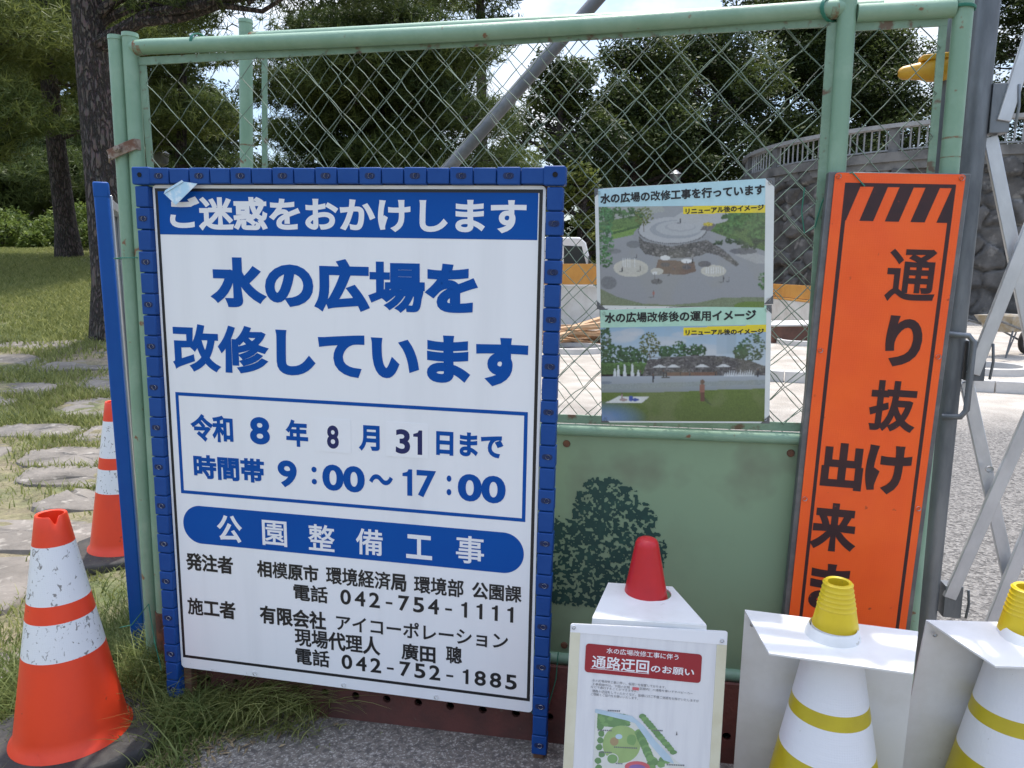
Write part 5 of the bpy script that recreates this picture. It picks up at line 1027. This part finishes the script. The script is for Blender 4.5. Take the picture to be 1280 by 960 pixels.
for X_ in (.25, -3.1):
    for s in (-1, 1):
        mb = MB(); mb.lathe([(.02, -.1), (.22, -.09), (.36, -.1), (.38, -.06), (.38, .06), (.36, .1), (.02, .1)], 28); mb.v = [(p[0] + X_, p[2] + s * .74, p[1] + .385) for p in mb.v]; w = mb.build('wheel', M['tyre'], T)
# park lamps
def lamp(x, y, z0, h, label):
    t = empty('park_lamp', (x, y, z0), (0, 0, 0), label, 'street lamp'); mb = MB(); mb.tube([(0, 0, 0), (0, 0, h)], [.06, .045], 12); mb.build('pole', M['galv_dark'], t); mb = MB(); mb.lathe([(.02, h), (.16, h + .08), (.2, h + .3), (.22, h + .32), (.05, h + .45), (.001, h + .47)], 18); mb.build('lamp_head', M['galv'], t)
lamp(-8.4, 18.2, 1.2, 2.6, 'dark park lamp standing among the pines behind the left mesh'); 
lamp(5.6, 26.0, 0, 4.3, 'pale park lamp in front of the dark trees beyond the posters')
# house far behind the hedge
H_ = empty('house', (-24.5, 39, 2.3), (0, 0, .25), 'pale grey house with a dark tiled roof glimpsed beyond the hedge', 'house')
wl = MB().box((0, 0, 2.2), (9, 6, 4.4)).build('wall', M['house_wall'], H_)
mb = MB(); mb.prism([(-5, 4.4), (5, 4.4), (3.6, 6.3), (-3.6, 6.3)], -3.6, 3.6); mb.build('roof', M['roof_tile'], H_)
for X_ in (-2.8, 0, 2.8):
    for z in (1.0, 3.1): w = MB().box((X_, -3.02, z), (1.5, .08, 1.1)).build('window', M['rail_white'], H_); MB().box((X_, -3.065, z), (1.3, .03, .9)).build('pane', M['glass_dark'], w)

# ------------------------------------------------------------------ trees and shrubs
def tri_leaves(C, size, wid, n_per, spread, up=0., elong=1.):
    """needle tufts: n_per thin triangles radiating from each centre"""
    n = len(C) * n_per; c = np.repeat(C, n_per, 0); d = rng.normal(0, 1, (n, 3)); d[:, 2] = d[:, 2] * spread + up; d /= np.linalg.norm(d, axis=1)[:, None]
    s = np.cross(d, rng.normal(0, 1, (n, 3))); s /= np.linalg.norm(s, axis=1)[:, None]; ln = size * rng.uniform(.6, 1.25, n)[:, None]; w = wid * rng.uniform(.7, 1.3, n)[:, None]
    V = np.stack([c - s * w, c + s * w, c + d * ln + s * w * .35, c + d * ln - s * w * .35], 1).reshape(-1, 3); F = np.arange(n * 4).reshape(-1, 4); return V, F
def quad_leaves(C, size, flat=.6):
    n = len(C); nrm = rng.normal(0, 1, (n, 3)); nrm[:, 2] = np.abs(nrm[:, 2]) + flat; nrm /= np.linalg.norm(nrm, axis=1)[:, None]
    a = np.cross(nrm, rng.normal(0, 1, (n, 3))); a /= np.linalg.norm(a, axis=1)[:, None]; b = np.cross(nrm, a); L_ = size * rng.uniform(.6, 1.3, n)[:, None]; w = L_ * rng.uniform(.38, .55, n)[:, None]
    V = np.stack([C - a * L_ * .6, C - b * w * .6, C + a * L_ * .7, C + b * w * .6], 1).reshape(-1, 3); F = np.arange(n * 4).reshape(-1, 4); return V, F
def curve_pts(a, b, sag, n=6, wob=.0):
    a, b = Vector(a), Vector(b); return [a.lerp(b, t) + Vector((random.gauss(0, wob), random.gauss(0, wob), sag * 4 * t * (1 - t) + random.gauss(0, wob))) for t in np.linspace(0, 1, n)]
def trunk_tube(mb, pts, rs, n=14):
    mb.tube(pts, rs, n)
def make_tree(name, loc, trunk_top, r0, pads, label, group, mat, kind='pine', leaf=.16, dens=1., lean=(0, 0), bark_m=None, limb_r=.06, nper=7, wid=.011, zb=0):
    """pads: list of (x, y, z, rx, ry, rz) crown clumps relative to the tree's foot"""
    t = empty(name, loc, (0, 0, 0), label, 'tree', group)
    mb = MB(); n = 12; pts = []; rs = []
    for k_ in range(n + 1):
        q = k_ / n; pts.append((lean[0] * q + .05 * r0 * 4 * math.sin(q * 5 + loc[0]), lean[1] * q + .03 * math.sin(q * 4), trunk_top * q - (.2 if k_ == 0 else 0))); rs.append(r0 * (1 - .72 * q) * (1.35 if k_ == 0 else 1))
    mb.tube(pts, rs, 20)
    for p in pads:
        zz = max(.25 * trunk_top, min(trunk_top * .98, p[2] - .35 * math.hypot(p[0], p[1]) * (.6 if kind == 'pine' else 1.0))); q = zz / trunk_top
        a = (lean[0] * q, lean[1] * q, zz); L_ = math.hypot(p[0] - a[0], p[1] - a[1]) + abs(p[2] - zz); r_ = min(limb_r, r0 * (1 - .7 * q) * .6)
        cp = curve_pts(a, (p[0], p[1], p[2] - p[5] * .3), random.uniform(.0, .12) * L_, 6, .03 * L_ ** .5); mb.tube(cp, [r_ * (1 - .8 * k_ / 5) for k_ in range(6)], 6, 0, False)
        for _ in range(3):
            c = Vector(cp[3]).lerp(Vector(cp[5]), random.random()); e = Vector((p[0] + random.uniform(-.7, .7) * p[3], p[1] + random.uniform(-.7, .7) * p[4], p[2] + random.uniform(-.3, .6) * p[5])); mb.tube(curve_pts(c, e, .03, 4, .02), [r_ * .35, r_ * .28, r_ * .2, r_ * .1], 5, 0, False)
    mb.build('trunk', bark_m or M['bark'], t)
    C = []; T_ = []
    for p in pads:
        vol = (p[3] * p[4] * p[5]) ** (1 / 3); nn = int(dens * 420 * (p[3] * p[4] + p[3] * p[5] + p[4] * p[5]) / 3 ** 1 / (leaf / .16) ** 2)
        u = rng.normal(0, 1, (nn, 3)); u /= np.linalg.norm(u, axis=1)[:, None]; rad = rng.uniform(.45, 1.05, nn) ** .6
        wob = 1 + .22 * np.sin(u[:, 0] * 4 + p[0]) * np.sin(u[:, 1] * 5 + p[1] * 3) + .14 * np.sin(u[:, 2] * 7 + p[2])
        c = u * (rad * wob)[:, None] * np.array(p[3:6]); c[:, 2] = np.where(c[:, 2] < 0, c[:, 2] * .75, c[:, 2]); C.append(c + np.array(p[:3])); T_.append(np.clip(rng.normal(.4, .2, nn) + .25 * rng.normal() , 0, 1))
    C = np.concatenate(C); T_ = np.concatenate(T_)
    if kind == 'pine': V, F = tri_leaves(C, leaf, wid, nper, .9, .35); T_ = np.repeat(T_, nper)
    else: V, F = quad_leaves(C, leaf)
    big_mesh('crown', V, F, 4, mat, t, T_); return t
def pine_pads(h0, h1, r, n, flat=.28, ang0=0):
    out_ = []
    for k_ in range(n):
        q = (k_ + .5) / n; z = h0 + (h1 - h0) * q; rr = r * (1 - .75 * q ** 1.4) * random.uniform(.35, 1.0); a = ang0 + k_ * 2.4 + random.uniform(-.5, .5); s = random.uniform(.55, 1.0) * (.45 + .55 * (1 - q)) * r * .42
        out_.append((rr * math.cos(a), rr * math.sin(a), z, s * 1.2, s * 1.2, s * flat * random.uniform(1.2, 2.0)))
    return out_
def broad_pads(h0, h1, r, n):
    out_ = []; h0 = h0 * .45; n = int(n * 1.9)
    for k_ in range(n):
        q = random.random(); z = h0 + (h1 - h0) * q; env = math.sin(math.pi * min(.95, .18 + .72 * q)) ; rr = r * env * random.uniform(.3, .95); a = random.uniform(0, 6.28); s = random.uniform(.22, .38) * r; out_.append((rr * math.cos(a), rr * math.sin(a), z, s, s, s * random.uniform(.6, .85)))
    return out_
PG = 'pines on the park side'; BG = 'broadleaf trees beyond the yard'
def G_(x, y): return (x, y, float(gh(x, y)))
# near big pine left of the fence: bare trunk in view, branches overhead
mpads = [(1.0, .2, 3.75, .7, .8, .26), (1.7, -.1, 3.95, .8, .8, .26), (2.5, -.2, 3.85, .8, .8, .26), (3.3, 0, 3.95, .8, .8, .26), (3.9, .2, 4.0, .6, .7, .25), (2.0, .6, 4.5, 1.1, .9, .35), (.5, .5, 4.1, .7, .8, .25), (-1.6, 1.0, 5.4, 1.2, 1.2, .45), (-2.6, .0, 4.6, 1.2, 1.0, .4), (-.9, -.8, 5.2, 1.0, .9, .4), (-2.4, 2.0, 6.6, 1.3, 1.2, .5), (1.4, .2, 4.55, .9, .9, .32), (2.4, -.2, 4.45, .9, .8, .28), (3.4, .3, 4.6, .9, .9, .32), (1.2, 1.0, 6.2, 1.3, 1.2, .5), (3.0, 1.0, 5.5, 1.2, 1.0, .4), (.6, .6, 5.0, .9, .8, .35), (4.3, .6, 5.0, .9, .8, .35), (0, 0, 7.5, 1.6, 1.6, .6)]
make_tree('pine_tree', (-4.72, 8.7, float(gh(-4.72, 8.7))), 8.0, .245, mpads, 'big pine with a thick bare trunk just left of the fence posts', PG, M['pine_leaf'], leaf=.13, dens=1.25, lean=(-.05, .2), wid=.006, limb_r=.07)
make_tree('pine_tree', G_(-10.1, 17), 9.0, .24, pine_pads(3.0, 9.0, 3.4, 22), 'slimmer pine standing on the lawn in front of the shrubs', PG, M['pine_leaf_light'], leaf=.19, dens=2.0, lean=(-.1, 0), wid=.012)
make_tree('pine_tree', G_(-10.6, 13.2), 7.5, .16, [(1.9, 0, 2.75, 1.0, .9, .42), (1.2, .2, 3.3, 1.2, .9, .45), (2.2, .3, 4.2, 1.1, .9, .45), (1.6, 0, 5.0, 1.0, .9, .4), (.9, .2, 2.3, 1, .9, .4), (-1.2, .3, 3.3, 1.2, 1.0, .5), (.3, 0, 3.9, 1.1, 1.0, .5), (-.6, .6, 4.8, 1.3, 1.1, .55), (.4, .3, 5.7, 1.1, 1.1, .5), (-1.8, -.2, 4.2, 1.1, .9, .45), (-.4, 0, 6.8, 1.2, 1.2, .5), (1.2, .4, 4.6, .8, .8, .4), (-2.6, .2, 3.0, .9, .9, .4), (-2.4, 0, 5.4, 1.2, 1, .5)], 'low-branched pine with olive green needles at the photo\'s left edge', PG, M['pine_leaf_light'], leaf=.17, dens=2.0, wid=.010)
make_tree('pine_tree', G_(-17.0, 28.5), 12, .24, pine_pads(1.4, 11, 4.6, 34), 'dark pine behind the shrubs at the far left', PG, M['pine_leaf'], leaf=.22, dens=2.4, wid=.015)
make_tree('pine_tree', G_(-23.0, 31), 12, .24, pine_pads(1.6, 11, 5.0, 34), 'dark spreading pine in front of the pale grey house', PG, M['pine_leaf'], leaf=.24, dens=2.4, wid=.016)
make_tree('pine_tree', G_(-15.0, 31), 13, .26, pine_pads(1.2, 12, 3.6, 36), 'tall pine behind the thick bare trunk', PG, M['pine_leaf'], leaf=.22, dens=2.4, wid=.015)
make_tree('pine_tree', G_(-7.8, 17.5), 6.3, .16, [(-.7, 0, 2.6, .9, .9, .3), (.6, .2, 3.2, 1.0, .8, .35), (-.4, .1, 4.1, 1.2, .9, .4), (.9, 0, 4.5, .9, .8, .35), (.1, 0, 5.3, 1.1, .9, .4), (-1.1, 0, 5.2, .8, .8, .3), (.3, 0, 6.3, .8, .7, .3), (.8, .3, 2.2, .8, .7, .3)], 'crooked pine with open tiers seen through the left mesh', PG, M['pine_leaf'], leaf=.15, dens=1.9, lean=(.5, 0), wid=.011)
cp = []
for k_ in range(115):
    z = random.uniform(2.4, 6.3); w = 3.5 * max(.02, 1 - ((z - 2.0) / 4.5) ** 2) ** .5; a = random.uniform(0, 6.28); q = random.uniform(.1, .95)
    cp.append((w * q * math.cos(a), 1.7 * q * math.sin(a), z, random.uniform(.6, 1.0), .9, random.uniform(.25, .42)))
make_tree('pine_tree', (-2.75, 16.2, 0), 6.3, .24, cp, 'broad low pine spreading right behind the top of the white board', PG, M['pine_leaf'], leaf=.16, dens=1.8, wid=.009)
make_tree('pine_tree', (-1.0, 24, 0), 13, .26, [(-2.4, 0, 10.4, 1.7, 1.4, .6), (-.6, 0, 9.7, 1.8, 1.4, .6), (1.0, 0, 10.6, 1.5, 1.4, .6), (.2, 0, 11.8, 1.7, 1.4, .6), (-1.5, .3, 12.4, 1.5, 1.4, .6), (0, 0, 13.4, 1.3, 1.3, .5), (.6, 0, 8.6, 1.0, 1, .4)], 'tall pine whose high crown shows above the top rail', PG, M['pine_leaf'], leaf=.22, dens=2.4, wid=.015)
# broadleaf wood beyond the yard
def broad(x, y, h0, h1, r, n, label, mat='broad_dark', leaf=.15, dens=2.0, group=BG): return make_tree('broadleaf_tree', (x, y, 0), h1 * .9, .26, broad_pads(h0, h1, r, n), label, group, M[mat], 'broad', leaf, dens, limb_r=.1)
broad(1.7, 27, 1.6, 8.4, 2.7, 30, 'dark broadleaf tree beyond the yard, right of the diagonal pipe')
broad(4.7, 30, 1.6, 9.7, 3.2, 34, 'rounded dark tree above the posters')
broad(8.7, 33, 1.8, 12.6, 3.5, 38, 'tallest dark tree beyond the mesh, its top above the rail')
broad(12.9, 36, 2.5, 13.6, 3.9, 40, 'broad dark tree between the tall one and the terrace')
broad(17.0, 36.5, 3.5, 12.4, 3.8, 38, 'dark tree behind the terrace railing, left of the yellow cover')
broad(2.3, 24.5, .7, 4.5, 1.5, 20, 'light olive green bushy tree just behind the white truck', 'broad_light', .15, 2.0)
broad(22.6, 33, 4.0, 15, 4.4, 34, 'dark tree rising behind the lattice gate')
broad(28.5, 34, 4.0, 15, 4.6, 32, 'dark tree at the photo\'s right edge behind the terrace')
broad(-4.5, 34, 1.0, 6.6, 3.6, 30, 'dark tree in the second row behind the broad low pine')
broad(6.8, 40, 1.0, 10, 4.8, 36, 'dark tree in the back row behind the rounded one')
broad(-24, 33, 2.5, 12, 4.6, 30, 'dark broadleaf tree beside the pale house', leaf=.2)
broad(-30, 36, 2.5, 13, 5, 28, 'dark broadleaf tree beyond the hedge at the far left edge', leaf=.2)
broad(-16, 36, 2.5, 11, 4.6, 28, 'dark tree in the back row behind the left pines', leaf=.2)
# clipped shrubs along the lawn's far edge
def shrub(x, y, rx, rz, label, mat='azalea'):
    t = empty('shrub', G_(x, y), (0, 0, 0), label, 'shrub', 'clipped shrubs along the lawn')
    mb = MB()
    for _ in range(7): a = random.uniform(0, 6.28); mb.tube([(0, 0, -.05), (.3 * rx * math.cos(a), .3 * rx * math.sin(a), rz * .6), (.75 * rx * math.cos(a), .75 * rx * math.sin(a), rz * random.uniform(.8, 1.3))], [.02, .015, .006], 5)
    mb.build('stems', M['bark'], t)
    n = int(2400 * rx * rx + 600); u = rng.normal(0, 1, (n, 3)); u /= np.linalg.norm(u, axis=1)[:, None]; w = 1 + .13 * np.sin(u[:, 0] * 5 + x) * np.sin(u[:, 1] * 4 + y) + .08 * np.sin(u[:, 2] * 9)
    c = u * (w * rng.uniform(.72, 1.04, n))[:, None] * np.array([rx, rx * .8, rz]); c[:, 2] = np.abs(c[:, 2]) * 1.15 + .03
    V, F = quad_leaves(c, .11, .4); big_mesh('foliage', V, F, 4, M[mat], t, np.clip(rng.normal(.45, .22, n), 0, 1))
for i, (x, y, rx, rz, lb) in enumerate([(-14.0, 20.6, .75, .62, 'rounded shrub nearest the left edge of the lawn'), (-12.9, 20.2, .38, .36, 'smallest ball-shaped shrub at the lawn\'s far edge'), (-11.3, 20.0, .62, .52, 'ball-shaped shrub just left of the slimmer pine'), (-9.6, 19.5, .55, .66, 'shrub between the two bare pine trunks'), (-12.6, 21.6, 1.15, 1.02, 'largest shrub, loose and bright green, in the middle of the row'), (-15.2, 22.2, 1.3, .9, 'wide pale green shrub behind the leftmost ball'), (-10.4, 21.7, .9, .82, 'upright shrub behind the ball by the slimmer pine'), (-9.0, 21.2, .85, .75, 'shrub partly behind the thick bare trunk'), (-17.6, 22.0, 1.3, .85, 'shrub cut by the photo\'s left edge')]): shrub(x, y, rx, rz, lb)
